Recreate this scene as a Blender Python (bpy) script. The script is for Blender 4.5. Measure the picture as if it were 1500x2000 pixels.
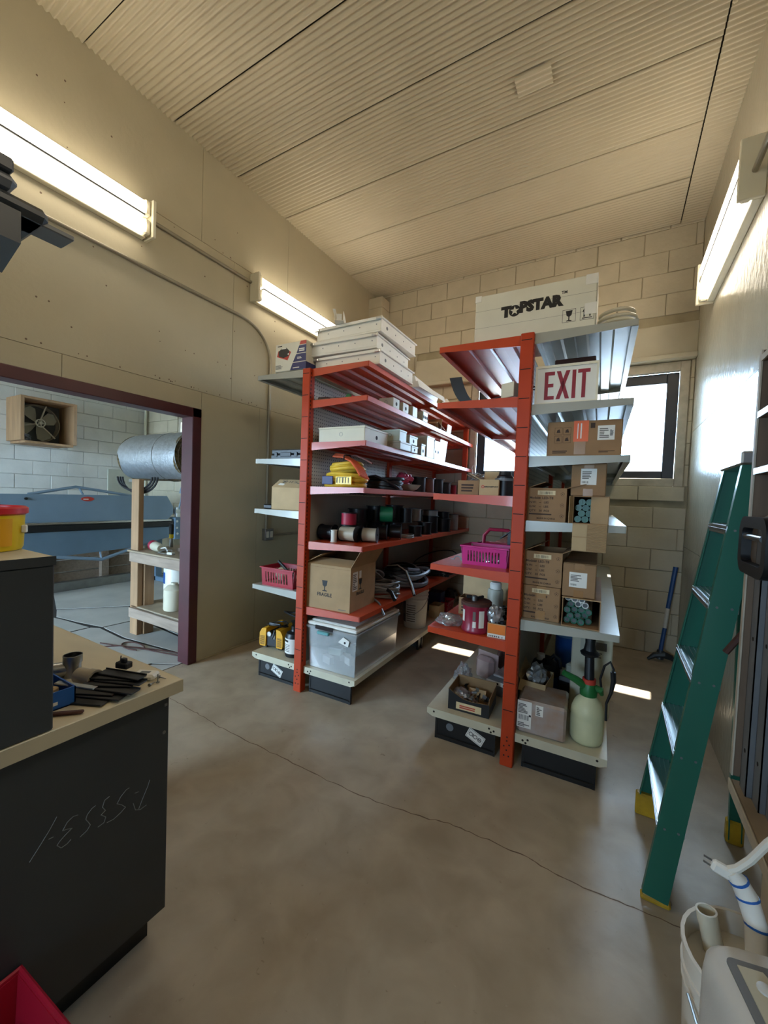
import bpy, bmesh, math, random
from mathutils import Vector, Matrix, noise
for o in list(bpy.data.objects): bpy.data.objects.remove(o)
SC = bpy.context.scene
COL = SC.collection
PI = math.pi

# ------------------------------------------------------------------ camera, world, sun, big lights, exposure
CAM_H = 1.40
cd = bpy.data.cameras.new('camera'); cam = bpy.data.objects.new('camera', cd); COL.objects.link(cam)
cd.sensor_fit = 'HORIZONTAL'; cd.sensor_width = 36.0; cd.lens = 36.0*786.36/1500; cd.clip_start = .02
_r = Vector((0.8662157, 0.4981735, 0.0386461)); _d = Vector((0.0522301, -0.0133539, -0.9985458)); _f = Vector((-0.4969330, 0.8669745, -0.0375870))
cam.matrix_world = Matrix(((_r.x, -_d.x, -_f.x, 0), (_r.y, -_d.y, -_f.y, 0), (_r.z, -_d.z, -_f.z, CAM_H), (0, 0, 0, 1)))
SC.camera = cam
w = bpy.data.worlds.new('sky'); SC.world = w; w.use_nodes = True
bg = w.node_tree.nodes['Background']; bg.inputs[0].default_value = (0.50, 0.74, 1.0, 1); bg.inputs[1].default_value = 32.0
sd = bpy.data.lights.new('sun', 'SUN'); sd.energy = 120; sd.angle = math.radians(.6); sd.color = (1, .95, .86)
sun = bpy.data.objects.new('sun', sd); COL.objects.link(sun); sun.location = (0, 9, 9)
sun.rotation_euler = Vector((-.03, -.50, -.866)).to_track_quat('-Z', 'Y').to_euler()
def portal(loc, rot, sx, sy):
    l = bpy.data.lights.new('sky_portal', 'AREA'); l.shape = 'RECTANGLE'; l.size = sx; l.size_y = sy; l.cycles.is_portal = True
    o = bpy.data.objects.new('sky_portal', l); COL.objects.link(o); o.location = loc; o.rotation_euler = rot
portal((-1.07, 4.84, 2.15), (-PI/2, 0, 0), .95, 1.0)
portal((.09, 4.84, 2.15), (-PI/2, 0, 0), .95, 1.0)
portal((-5.05, -2.64, 1.25), (PI/2, 0, 0), 2.0, 2.6)
portal((-.9, -2.70, 1.55), (PI/2, 0, 0), .8, .7)
SC.view_settings.view_transform = 'Standard'; SC.view_settings.look = 'None'
SC.view_settings.gamma = 1; SC.view_settings.use_curve_mapping = False
SC.view_settings.exposure = 0.32
TUBE = 11.8          # fluorescent lens strength

# ------------------------------------------------------------------ helpers
def lin(h):
    h = h.lstrip('#'); c = [int(h[i:i+2], 16)/255 for i in (0, 2, 4)]
    return tuple(x/12.92 if x <= .04045 else ((x+.055)/1.055)**2.4 for x in c)
def mat(name, hexc, rough=.6, metal=0., var=.06, scale=6., bump=0., bscale=80., coat=0., emit=None, es=0., spec=.5, detail=4, stretch=None, tint=None):
    m = bpy.data.materials.new(name); m.use_nodes = True; nt = m.node_tree; b = nt.nodes['Principled BSDF']
    c = lin(hexc) if isinstance(hexc, str) else hexc
    b.inputs['Roughness'].default_value = rough; b.inputs['Metallic'].default_value = metal
    b.inputs['Specular IOR Level'].default_value = spec
    if coat: b.inputs['Coat Weight'].default_value = coat; b.inputs['Coat Roughness'].default_value = .08
    tc = nt.nodes.new('ShaderNodeTexCoord'); mp = nt.nodes.new('ShaderNodeMapping'); nt.links.new(tc.outputs['Object'], mp.inputs[0])
    if stretch: mp.inputs['Scale'].default_value = stretch
    if var > 0:
        n = nt.nodes.new('ShaderNodeTexNoise'); n.inputs['Scale'].default_value = scale; n.inputs['Detail'].default_value = detail
        nt.links.new(mp.outputs[0], n.inputs['Vector'])
        r = nt.nodes.new('ShaderNodeValToRGB'); r.color_ramp.elements[0].position = .3; r.color_ramp.elements[1].position = .7
        t = lin(tint) if tint else tuple(x*(1-var*2) for x in c)
        r.color_ramp.elements[0].color = (*t, 1); r.color_ramp.elements[1].color = (*[min(1, x*(1+var)) for x in c], 1)
        nt.links.new(n.outputs['Fac'], r.inputs[0]); nt.links.new(r.outputs[0], b.inputs['Base Color'])
    else: b.inputs['Base Color'].default_value = (*c, 1)
    if bump:
        n2 = nt.nodes.new('ShaderNodeTexNoise'); n2.inputs['Scale'].default_value = bscale; n2.inputs['Detail'].default_value = 5
        nt.links.new(mp.outputs[0], n2.inputs['Vector'])
        bp = nt.nodes.new('ShaderNodeBump'); bp.inputs['Strength'].default_value = bump; bp.inputs['Distance'].default_value = .004
        nt.links.new(n2.outputs['Fac'], bp.inputs['Height']); nt.links.new(bp.outputs[0], b.inputs['Normal'])
    if emit is not None:
        b.inputs['Emission Color'].default_value = (*lin(emit), 1); b.inputs['Emission Strength'].default_value = es
    return m
def clear(name, hexc, fac=.5, rough=.2, glossy=.12):
    m = bpy.data.materials.new(name); m.use_nodes = True; nt = m.node_tree; nt.nodes.remove(nt.nodes['Principled BSDF'])
    out = nt.nodes['Material Output']; c = (*lin(hexc), 1)
    t = nt.nodes.new('ShaderNodeBsdfTransparent'); d = nt.nodes.new('ShaderNodeBsdfDiffuse'); d.inputs[0].default_value = c
    tl = nt.nodes.new('ShaderNodeBsdfTranslucent'); tl.inputs[0].default_value = c
    g = nt.nodes.new('ShaderNodeBsdfGlossy'); g.inputs['Roughness'].default_value = rough
    m0 = nt.nodes.new('ShaderNodeMixShader'); m0.inputs[0].default_value = .35
    nt.links.new(d.outputs[0], m0.inputs[1]); nt.links.new(tl.outputs[0], m0.inputs[2])
    m1 = nt.nodes.new('ShaderNodeMixShader'); m1.inputs[0].default_value = fac
    nt.links.new(t.outputs[0], m1.inputs[1]); nt.links.new(m0.outputs[0], m1.inputs[2])
    fr = nt.nodes.new('ShaderNodeFresnel'); fr.inputs[0].default_value = 1.45
    mu = nt.nodes.new('ShaderNodeMath'); mu.operation = 'MULTIPLY_ADD'; mu.inputs[1].default_value = .8; mu.inputs[2].default_value = glossy*.2
    nt.links.new(fr.outputs[0], mu.inputs[0])
    m2 = nt.nodes.new('ShaderNodeMixShader'); nt.links.new(mu.outputs[0], m2.inputs[0])
    nt.links.new(m1.outputs[0], m2.inputs[1]); nt.links.new(g.outputs[0], m2.inputs[2]); nt.links.new(m2.outputs[0], out.inputs[0])
    return m

class MB:
    def __init__(s): s.v = []; s.f = []
    def add(s, vs, fs):
        n = len(s.v); s.v += [Vector(p) for p in vs]; s.f += [tuple(i+n for i in f) for f in fs]; return s
    def box(s, x0, x1, y0, y1, z0, z1, b=0.):
        if x0 > x1: x0, x1 = x1, x0
        if y0 > y1: y0, y1 = y1, y0
        if z0 > z1: z0, z1 = z1, z0
        b = min(b, (x1-x0)*.45, (y1-y0)*.45, (z1-z0)*.45)
        if b <= 0:
            return s.add([(x0,y0,z0),(x1,y0,z0),(x1,y1,z0),(x0,y1,z0),(x0,y0,z1),(x1,y0,z1),(x1,y1,z1),(x0,y1,z1)],
                         [(3,2,1,0),(4,5,6,7),(0,1,5,4),(1,2,6,5),(2,3,7,6),(3,0,4,7)])
        vs = []; idx = {}
        for ix, X in ((0, (x0, x1)), ):
            pass
        for i in (0, 1):
            for j in (0, 1):
                for k in (0, 1):
                    x = (x0, x1)[i]; y = (y0, y1)[j]; z = (z0, z1)[k]
                    dx = b*(1-2*i); dy = b*(1-2*j); dz = b*(1-2*k)
                    idx[i, j, k, 0] = len(vs); vs.append((x, y+dy, z+dz))
                    idx[i, j, k, 1] = len(vs); vs.append((x+dx, y, z+dz))
                    idx[i, j, k, 2] = len(vs); vs.append((x+dx, y+dy, z))
        F = []; q = lambda *a: [idx[t] for t in a]
        F += [q((0,0,0,0),(0,0,1,0),(0,1,1,0),(0,1,0,0)), q((1,0,0,0),(1,1,0,0),(1,1,1,0),(1,0,1,0))]
        F += [q((0,0,0,1),(1,0,0,1),(1,0,1,1),(0,0,1,1)), q((0,1,0,1),(0,1,1,1),(1,1,1,1),(1,1,0,1))]
        F += [q((0,0,0,2),(0,1,0,2),(1,1,0,2),(1,0,0,2)), q((0,0,1,2),(1,0,1,2),(1,1,1,2),(0,1,1,2))]
        for i in (0, 1):
            for j in (0, 1):
                F.append(q((i,j,0,0),(i,j,0,1),(i,j,1,1),(i,j,1,0)))
                F.append(q((i,0,j,0),(i,0,j,2),(i,1,j,2),(i,1,j,0)))
                F.append(q((0,i,j,1),(0,i,j,2),(1,i,j,2),(1,i,j,1)))
        for i in (0, 1):
            for j in (0, 1):
                for k in (0, 1): F.append(q((i,j,k,0),(i,j,k,1),(i,j,k,2)))
        return s.add(vs, F)
    def ring(s, c, ax, up, r, n): 
        ax = Vector(ax).normalized(); u = Vector(up); u = (u-ax*u.dot(ax)).normalized(); w_ = ax.cross(u)
        return [Vector(c)+u*(r*math.cos(2*PI*i/n))+w_*(r*math.sin(2*PI*i/n)) for i in range(n)]
    def cyl(s, a, b, r0, r1=None, n=16, cap=True):
        a = Vector(a); b = Vector(b); r1 = r0 if r1 is None else r1
        ax = b-a; up = (0, 0, 1) if abs(ax.normalized().z) < .9 else (1, 0, 0)
        vs = s.ring(a, ax, up, r0, n)+s.ring(b, ax, up, r1, n)
        fs = [(i, (i+1) % n, n+(i+1) % n, n+i) for i in range(n)]
        if cap: fs += [tuple(reversed(range(n))), tuple(range(n, 2*n))]
        return s.add(vs, fs)
    def pipe(s, a, b, ro, ri, n=20):   # hollow
        a = Vector(a); b = Vector(b); ax = b-a; up = (0, 0, 1) if abs(ax.normalized().z) < .9 else (1, 0, 0)
        R = [s.ring(a, ax, up, ro, n), s.ring(b, ax, up, ro, n), s.ring(b, ax, up, ri, n), s.ring(a, ax, up, ri, n)]
        vs = sum(R, []); fs = []
        for k in range(4):
            m = (k+1) % 4
            fs += [(k*n+i, k*n+(i+1) % n, m*n+(i+1) % n, m*n+i) for i in range(n)]
        return s.add(vs, fs)
    def tube(s, pts, r, n=8, closed=False):
        P = [Vector(p) for p in pts]; m = len(P); vs = []; up = Vector((0, 0, 1))
        for i, p in enumerate(P):
            t = (P[(i+1) % m]-P[i-1]) if closed else (P[min(i+1, m-1)]-P[max(i-1, 0)])
            t = t.normalized() if t.length > 1e-9 else Vector((1, 0, 0))
            if abs(t.dot(up)) > .95: up = Vector((1, 0, 0)) if abs(t.x) < .9 else Vector((0, 1, 0))
            rr = r[i] if isinstance(r, (list, tuple)) else r
            vs += s.ring(p, t, up, rr, n); u2 = vs[-n]-p; up = u2.normalized() if u2.length > 0 else up
        fs = []
        for i in range(m if closed else m-1):
            j = (i+1) % m
            fs += [(i*n+k, i*n+(k+1) % n, j*n+(k+1) % n, j*n+k) for k in range(n)]
        if not closed: fs += [tuple(reversed(range(n))), tuple(range((m-1)*n, m*n))]
        return s.add(vs, fs)
    def lathe(s, prof, c=(0, 0, 0), n=24, axis='z', lob=0, lobn=5):
        vs = []; m = len(prof)
        for (r, h) in prof:
            for i in range(n):
                a = 2*PI*i/n; x, y = r*math.cos(a), r*math.sin(a)
                p = {'z': (x, y, h), 'x': (h, x, y), 'y': (y, h, x)}[axis]
                vs.append(Vector(p)+Vector(c))
        fs = [(k*n+i, k*n+(i+1) % n, (k+1)*n+(i+1) % n, (k+1)*n+i) for k in range(m-1) for i in range(n)]
        if prof[0][0] > 1e-5: fs.append(tuple(reversed(range(n))))
        if prof[-1][0] > 1e-5: fs.append(tuple(range((m-1)*n, m*n)))
        return s.add(vs, fs)
    def prism(s, pts, a, b, axis='y'):   # 2d polygon pts extruded along axis a..b ; pts in the two other axes (order x,y,z)
        def P(p, t): return {'y': (p[0], t, p[1]), 'x': (t, p[0], p[1]), 'z': (p[0], p[1], t)}[axis]
        n = len(pts); vs = [P(p, a) for p in pts]+[P(p, b) for p in pts]
        fs = [tuple(range(n)), tuple(reversed(range(n, 2*n)))]+[((i+1) % n, i, n+i, n+(i+1) % n) for i in range(n)]
        return s.add(vs, fs)
    def blob(s, c, r, seed=0, amp=.3, n=2, fr=2.5):
        bm = bmesh.new(); bmesh.ops.create_icosphere(bm, subdivisions=n, radius=1)
        vs = []
        for v in bm.verts:
            k = 1+amp*noise.noise(v.co*fr+Vector((seed*7.3, seed*1.7, seed)))
            vs.append((c[0]+v.co.x*k*r[0], c[1]+v.co.y*k*r[1], max(c[2]-r[2], c[2]+v.co.z*k*r[2])))
        fs = [tuple(v.index for v in f.verts) for f in bm.faces]; bm.free(); return s.add(vs, fs)
    def coil(s, c, R, r, turns, h, seed=0, jit=.1, n=22, sq=1., k=6, tilt=0):
        rnd = random.Random(seed)
        for t in range(turns):
            rr = R*(1-jit*rnd.random()); zz = c[2]+r+h*t/max(1, turns-1); ph = rnd.random()*6; dx = (rnd.random()-.5)*jit*R; dy = (rnd.random()-.5)*jit*R
            ww = jit*R*.25
            s.tube([(c[0]+dx+rr*math.cos(2*PI*i/n), c[1]+dy+sq*rr*math.sin(2*PI*i/n), max(c[2]+r, zz+ww*math.sin(2*PI*i/n*2+ph)+tilt*math.cos(2*PI*i/n))) for i in range(n)], r, k, True)
        return s
    def xf(s, M, n0=0):
        for i in range(n0, len(s.v)): s.v[i] = M @ s.v[i]
        return s
    def mesh(s, name, m, smooth=True, ang=35):
        me = bpy.data.meshes.new(name); me.from_pydata([tuple(v) for v in s.v], [], s.f)
        bm = bmesh.new(); bm.from_mesh(me); bmesh.ops.recalc_face_normals(bm, faces=bm.faces); bm.to_mesh(me); bm.free()
        if m: me.materials.append(m)
        if smooth and me.polygons:
            me.polygons.foreach_set('use_smooth', [True]*len(me.polygons)); me.set_sharp_from_angle(angle=math.radians(ang))
        return me
    def build(s, name, m, parent=None, loc=(0, 0, 0), rot=(0, 0, 0), ang=35, label=None):
        o = bpy.data.objects.new(name, s.mesh(name, m, True, ang)); COL.objects.link(o)
        o.parent = parent; o.location = loc; o.rotation_euler = rot
        if label: o['label'] = label
        return o
def tag(o, label, cat, group=None):
    o['label'] = label; o['category'] = cat
    if group: o['group'] = group
    return o
def thing(name, label, cat, loc, rz=0., group=None):
    o = bpy.data.objects.new(name, None); COL.objects.link(o); o.location = loc; o.rotation_euler = (0, 0, rz); o.empty_display_size = .05
    return tag(o, label, cat, group)
def struct(o): o['kind'] = 'structure'; return o
def B(x0, x1, y0, y1, z0, z1, b=0.): return MB().box(x0, x1, y0, y1, z0, z1, b)
FRONT = (PI/2, 0, 0); RIGHT = (PI/2, 0, PI/2)
def text(s, size, m, parent, loc, rot=FRONT, name='lettering', bold=0., sx=1., ext=.0004, align='CENTER', shear=0., rz=0.):
    c = bpy.data.curves.new('t', 'FONT'); c.body = s; c.size = size; c.extrude = ext; c.offset = bold; c.align_x = align; c.align_y = 'CENTER'; c.shear = shear
    c.resolution_u = 2
    t = bpy.data.objects.new('t', c); COL.objects.link(t); bpy.context.view_layer.update()
    me = bpy.data.meshes.new_from_object(t.evaluated_get(bpy.context.evaluated_depsgraph_get()))
    bpy.data.objects.remove(t); bpy.data.curves.remove(c)
    me.materials.clear(); me.materials.append(m)
    if sx != 1 or rz: me.transform(Matrix.Rotation(rz, 4, 'Z') @ Matrix.Diagonal((sx, 1, 1, 1)))
    o = bpy.data.objects.new(name, me); COL.objects.link(o); o.parent = parent; o.location = loc; o.rotation_euler = rot
    return o
def bars(parent, m, x0, x1, z0, z1, y, n, seed=0, axis='y', vert=False, fill=.6, name='print'):
    """rows of fine print (or barcode stripes) standing a hair proud of a face"""
    rnd = random.Random(seed); b = MB(); t = .0006
    for i in range(n):
        a0 = i/n; a1 = (i+fill)/n
        if vert: X0, X1, Z0, Z1 = x0+(x1-x0)*a0, x0+(x1-x0)*(a0+(a1-a0)*rnd.uniform(.3, 1)), z0, z1
        else:
            Z0, Z1 = z0+(z1-z0)*a0, z0+(z1-z0)*a1; X0 = x0; X1 = x0+(x1-x0)*rnd.uniform(.45, 1)
        if axis == 'y': b.box(X0, X1, y-t, y, Z0, Z1)
        elif axis == 'x': b.box(y, y+t, X0, X1, Z0, Z1)
        else: b.box(X0, X1, Z0, Z1, y, y+t)
    return b.build(name, m, parent)
def glass_icon(parent, m, x, z, s, y, axis='y'):
    P = [(-.3, 1), (.3, 1), (.22, .55), (.05, .42), (.05, .12), (.25, .06), (.25, 0), (-.25, 0), (-.25, .06), (-.05, .12), (-.05, .42), (-.22, .55)]
    b = MB(); pts = [(x+p[0]*s, z+p[1]*s) for p in P]
    if axis == 'y': b.prism(pts, y-.0007, y, 'y')
    else: b.prism(pts, y, y+.0007, 'x')
    return b.build('fragile_mark', m, parent)

# rack frames
ANG = 0.02913; CA, SA = math.cos(ANG), math.sin(ANG)
LO = (-1.885, 2.17); RO = (-0.432, 2.175)
def RL(u, v, z): return (LO[0]+CA*u-SA*v, LO[1]+SA*u+CA*v, z)
def RR(u, v, z): return (RO[0]+CA*u-SA*v, RO[1]+SA*u+CA*v, z)

# ------------------------------------------------------------------ materials
M = {}
M['wall'] = mat('beige_wall_paint', '#B5AB90', .62, var=.035, scale=2.2, bump=.25, bscale=35)
M['wallR'] = mat('glossy_beige_wall_paint', '#B9B19C', .24, var=.05, scale=2.5, bump=1.0, bscale=30, spec=.34, stretch=(1, 1, .55))
M['block'] = mat('painted_block', '#C2B79E', .6, var=.05, scale=5, bump=.6, bscale=40)
M['mortar'] = mat('mortar', '#A89C80', .8, var=.1)
M['whiteblock'] = mat('white_painted_block', '#D3CFC6', .6, var=.04, scale=5, bump=.6, bscale=40)
M['whitemortar'] = mat('white_mortar', '#B5B0A6', .8, var=.1)
M['ceil'] = mat('ceiling_sheet', '#B9AE94', .5, var=.03, scale=2)
M['ceilgap'] = mat('ceiling_gap', '#3D3526', .8, var=0)
M['steelpaint'] = mat('painted_lintel', '#BDB49C', .45, var=.05, scale=4)
M['woodtrim'] = mat('window_trim_paint', '#B9AF9C', .6, var=.1, scale=12)
M['burg'] = mat('burgundy_paint', '#4B1C22', .4, var=.1, scale=6)
M['black'] = mat('black_paint', '#0E0F10', .35, var=.1)
M['blackp'] = mat('black_plastic', '#141518', .4, var=.1)
M['darkframe'] = mat('dark_window_frame', '#2E3138', .4, var=.1)
M['orange'] = mat('orange_powder_coat', '#BC4118', .36, var=.05, scale=5, coat=.15)
M['orangem'] = mat('orange_post_paint', '#B43C15', .5, var=.06, scale=5, spec=.3)
M['grey'] = mat('grey_shelf_enamel', '#A5A498', .28, var=.04, scale=5, coat=.2)
M['deck'] = mat('beige_deck_enamel', '#C6BFA6', .38, var=.06, scale=7)
M['dark'] = mat('dark_slot', '#1A0E0A', .8, var=0)
M['card'] = mat('cardboard', '#A98A63', .8, var=.06, scale=9, bump=.08, bscale=60)
M['card2'] = mat('cardboard_brown', '#96734F', .8, var=.07, scale=9, bump=.08, bscale=60)
M['card3'] = mat('cardboard_pale', '#B79C74', .8, var=.05, scale=9)
M['cardin'] = mat('cardboard_inside', '#8A6C49', .85, var=.06)
M['tape'] = mat('packing_tape', '#9C7448', .25, var=.05)
M['white'] = mat('white_enamel', '#E6E3D8', .4, var=.03)
M['whitecard'] = mat('white_carton', '#DAD6C4', .6, var=.04, scale=5)
M['label'] = mat('paper_label', '#E4E1D8', .6, var=.03)
M['ink'] = mat('black_ink', '#191613', .6, var=0)
M['brownink'] = mat('brown_ink', '#3B2718', .7, var=0)
M['fadedink'] = mat('faded_ink', '#6C6660', .7, var=0)
M['yellowlab'] = mat('yellowed_label', '#D8C398', .6, var=.04)
M['alu'] = mat('aluminium', '#C9CBCC', .28, 1., var=.04)
M['steel'] = mat('bare_steel', '#9A9B9A', .35, 1., var=.08, scale=10)
M['emt'] = mat('conduit_steel', '#A29C8C', .38, .7, var=.06)
M['cream'] = mat('cream_enamel', '#CFC9B0', .45, var=.04)
M['bluegrey'] = mat('grey_box_enamel', '#B9B7A6', .42, var=.04)
M['greygreen'] = mat('pale_green_enamel', '#C3CDB9', .42, var=.04)
M['red'] = mat('red_plastic', '#A3152B', .35, var=.06)
M['pink'] = mat('magenta_plastic', '#C02B78', .35, var=.05)
M['coffee'] = mat('dark_red_plastic', '#93203A', .3, var=.05)
M['blue'] = mat('blue_plastic', '#1E5FB0', .35, var=.06)
M['bluepaint'] = mat('brake_blue_paint', '#76899A', .38, var=.05, scale=3)
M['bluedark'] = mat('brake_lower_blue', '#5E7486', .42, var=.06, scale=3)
M['yellow'] = mat('yellow_plastic', '#E2A418', .4, var=.06)
M['byellow'] = mat('bright_yellow_plastic', '#E8C414', .35, var=.05)
M['tubred'] = mat('red_lid_plastic', '#C8242C', .35, var=.05)
M['green'] = mat('ladder_green_fibreglass', '#1A6350', .42, var=.06, scale=6, stretch=(1, 1, .15), coat=.1)
M['grn'] = mat('green_plastic', '#1E6A33', .4, var=.05)
M['fgreen'] = mat('green_end_cap', '#1C6E55', .35, var=.1)
M['yboot'] = mat('ladder_boot_yellow', '#B8931E', .5, var=.2, scale=14)
M['lam'] = mat('worktop_laminate', '#CFC2A4', .36, var=.05, scale=3, stretch=(1, 3, 1))
M['lamedge'] = mat('worktop_edge', '#BDB196', .45, var=.05)
M['char'] = mat('charcoal_panel', '#34383B', .42, var=.05, scale=4, bump=.05, bscale=300)
M['chalk'] = mat('chalk_scratch', '#717575', .8, var=0)
M['pine'] = mat('pine_lumber', '#A07C58', .65, var=.12, scale=7, stretch=(3, 3, .4))
M['oldwood'] = mat('weathered_lumber', '#9A8674', .75, var=.14, scale=7, stretch=(.5, 4, 4))
M['ply'] = mat('old_plywood', '#9B8970', .7, var=.12, scale=5)
M['dkwood'] = mat('brown_board', '#6E5A48', .7, var=.14, scale=6, stretch=(4, 4, .5))
M['foil'] = mat('foil_facing', '#C9CDD2', .32, .85, var=.08, scale=25, bump=.9, bscale=55)
M['insul'] = mat('brown_fibreglass', '#6B5836', .95, var=.4, scale=40, bump=1, bscale=90, tint='#1A140A')
M['bucket'] = mat('white_bucket_plastic', '#E2DCCF', .4, var=.03)
M['pvc'] = mat('pvc_pipe', '#D8CFB6', .4, var=.04)
M['acw'] = mat('appliance_white', '#CBCBC6', .4, var=.04, bump=.1, bscale=300)
M['acg'] = mat('appliance_grey', '#6A6C6E', .45, var=.04)
M['acb'] = mat('appliance_beige', '#BDB79F', .45, var=.04)
M['mill'] = mat('milky_plastic', '#CFD0A8', .45, var=.05)
M['navy'] = mat('navy_print', '#262A5E', .5, var=.04)
M['redp'] = mat('red_print', '#B8392C', .5, var=.04)
M['orangep'] = mat('orange_print', '#DE7A22', .5, var=.04)
M['orangestk'] = mat('orange_sticker', '#E0622A', .45, var=.03)
M['exitred'] = mat('exit_red', '#8E1B2C', .5, var=0)
M['silver'] = mat('silver_bag', '#B9BABA', .3, .6, var=.2, scale=20)
M['wiregreen'] = mat('green_wire', '#1C7A50', .4, var=.1)
M['wirered'] = mat('red_wire', '#A51F38', .45, var=.1)
M['wireblk'] = mat('black_wire', '#15151A', .35, var=.2)
M['wiregrey'] = mat('grey_wire', '#8E8B86', .4, var=.1)
M['wiretan'] = mat('tan_wire', '#A79A83', .5, var=.1)
M['wirewht'] = mat('white_wire', '#D8D3C6', .5, var=.05)
M['wirebrn'] = mat('brown_wire', '#7A4B42', .5, var=.1)
M['cordor'] = mat('orange_cord', '#D2603A', .5, var=.08)
M['ropey'] = mat('yellow_strap', '#D8B02E', .6, var=.1, scale=14)
M['pinkbag'] = mat('pink_bag', '#B23A5C', .4, var=.2, scale=14)
M['hoseg'] = mat('grey_hose', '#8A93A0', .4, var=.08)
M['hoseb'] = mat('black_hose', '#1D1E22', .35, var=.1)
M['brownp'] = mat('dark_brown_card', '#4B2A20', .7, var=.1)
M['bulb'] = mat('lamp_lens', '#FFF4DA', .4, var=0, emit='#FFF2DC', es=TUBE)
M['fixwhite'] = mat('fixture_white', '#E7E0C8', .35, var=.02)
M['glass'] = clear('window_glass', '#FFFFFF', .02, .02)
M['tote'] = clear('clear_tote', '#E4E8E6', .30, .25)
M['plasticbag'] = clear('clear_bag', '#D8D8DA', .35, .12, .8)
M['blister'] = clear('clear_blister', '#C9A9A4', .55, .12, .6)
M['blueclear'] = clear('blue_clear_bottle', '#6FA3D8', .6, .15)
M['cone'] = mat('far_concrete', '#B7B3AB', .5, var=.08, scale=3, bump=.2, bscale=30)
M['joint'] = mat('floor_joint', '#2A2520', .9, var=0)
M['outside'] = mat('outside_ground', '#5E5B54', .9, var=.1)
M['teal'] = mat('teal_latch', '#5B9A9A', .4, var=0)
M['bluejug'] = mat('blue_jug', '#174E96', .35, var=.06)
M['wrap'] = mat('shrink_wrap_card', '#8C6C54', .18, var=.25, scale=9, tint='#A59C98', coat=.5, bump=.5, bscale=25)
M['handleblue'] = mat('blue_handle', '#274E86', .4, var=.08)
M['concretefloor'] = None
def floor_mat():
    m = bpy.data.materials.new('concrete_floor'); m.use_nodes = True; nt = m.node_tree; b = nt.nodes['Principled BSDF']
    tc = nt.nodes.new('ShaderNodeTexCoord')
    def nz(sc, det, dist=0):
        n = nt.nodes.new('ShaderNodeTexNoise'); n.inputs['Scale'].default_value = sc; n.inputs['Detail'].default_value = det; n.inputs['Distortion'].default_value = dist
        nt.links.new(tc.outputs['Object'], n.inputs['Vector']); return n
    def ramp(n, p0, c0, p1, c1):
        r = nt.nodes.new('ShaderNodeValToRGB'); e = r.color_ramp.elements; e[0].position = p0; e[1].position = p1; e[0].color = (*lin(c0), 1); e[1].color = (*lin(c1), 1)
        nt.links.new(n.outputs['Fac'], r.inputs[0]); return r
    r1 = ramp(nz(1.3, 6, .6), .30, '#9C8D77', .70, '#B3A590'); r2 = ramp(nz(6, 12, .4), .30, '#8E7F6A', .70, '#B9AB95')
    mx = nt.nodes.new('ShaderNodeMix'); mx.data_type = 'RGBA'; mx.inputs[0].default_value = .5
    nt.links.new(r1.outputs[0], mx.inputs[6]); nt.links.new(r2.outputs[0], mx.inputs[7])
    # dark stains and pale scuffs
    r3 = ramp(nz(28, 3, 1.2), .70, '#FFFFFF', .80, '#8A7C6A'); m2 = nt.nodes.new('ShaderNodeMix'); m2.data_type = 'RGBA'; m2.blend_type = 'MULTIPLY'; m2.inputs[0].default_value = .6
    nt.links.new(mx.outputs[2], m2.inputs[6]); nt.links.new(r3.outputs[0], m2.inputs[7])
    r4 = ramp(nz(60, 2, 0), .73, '#000000', .80, '#5A5650'); m3 = nt.nodes.new('ShaderNodeMix'); m3.data_type = 'RGBA'; m3.blend_type = 'ADD'; m3.inputs[0].default_value = .5
    nt.links.new(m2.outputs[2], m3.inputs[6]); nt.links.new(r4.outputs[0], m3.inputs[7])
    nt.links.new(m3.outputs[2], b.inputs['Base Color'])
    rr = nt.nodes.new('ShaderNodeMapRange'); rr.inputs[3].default_value = .26; rr.inputs[4].default_value = .58
    n5 = nz(4, 6, .5); nt.links.new(n5.outputs['Fac'], rr.inputs[0]); nt.links.new(rr.outputs[0], b.inputs['Roughness'])
    bp = nt.nodes.new('ShaderNodeBump'); bp.inputs['Strength'].default_value = .25; bp.inputs['Distance'].default_value = .004
    n6 = nz(22, 8, .3); nt.links.new(n6.outputs['Fac'], bp.inputs['Height']); nt.links.new(bp.outputs[0], b.inputs['Normal'])
    return m
M['concretefloor'] = floor_mat()
def peg_mat(name, hexc):
    m = mat(name, hexc, .45, var=.03); nt = m.node_tree; b = nt.nodes['Principled BSDF']
    tc = nt.nodes.new('ShaderNodeTexCoord'); sp = nt.nodes.new('ShaderNodeSeparateXYZ'); nt.links.new(tc.outputs['Object'], sp.inputs[0])
    def op(o, a, bv=None):
        n = nt.nodes.new('ShaderNodeMath'); n.operation = o
        for i, t in enumerate((a, bv)):
            if t is None: continue
            if isinstance(t, (int, float)): n.inputs[i].default_value = t
            else: nt.links.new(t, n.inputs[i])
        return n.outputs[0]
    def cell(o): return op('SUBTRACT', op('FRACT', op('DIVIDE', o, .0254)), .5)
    y, z = cell(sp.outputs[1]), cell(sp.outputs[2])
    d = op('LESS_THAN', op('ADD', op('MULTIPLY', y, y), op('MULTIPLY', z, z)), .035)
    mx = nt.nodes.new('ShaderNodeMix'); mx.data_type = 'RGBA'; src = b.inputs['Base Color'].links[0].from_socket
    nt.links.new(d, mx.inputs[0]); nt.links.new(src, mx.inputs[6]); mx.inputs[7].default_value = (.04, .04, .04, 1); nt.links.new(mx.outputs[2], b.inputs['Base Color'])
    return m
M['peg'] = peg_mat('pegboard_panel', '#C4C0B4')

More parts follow.
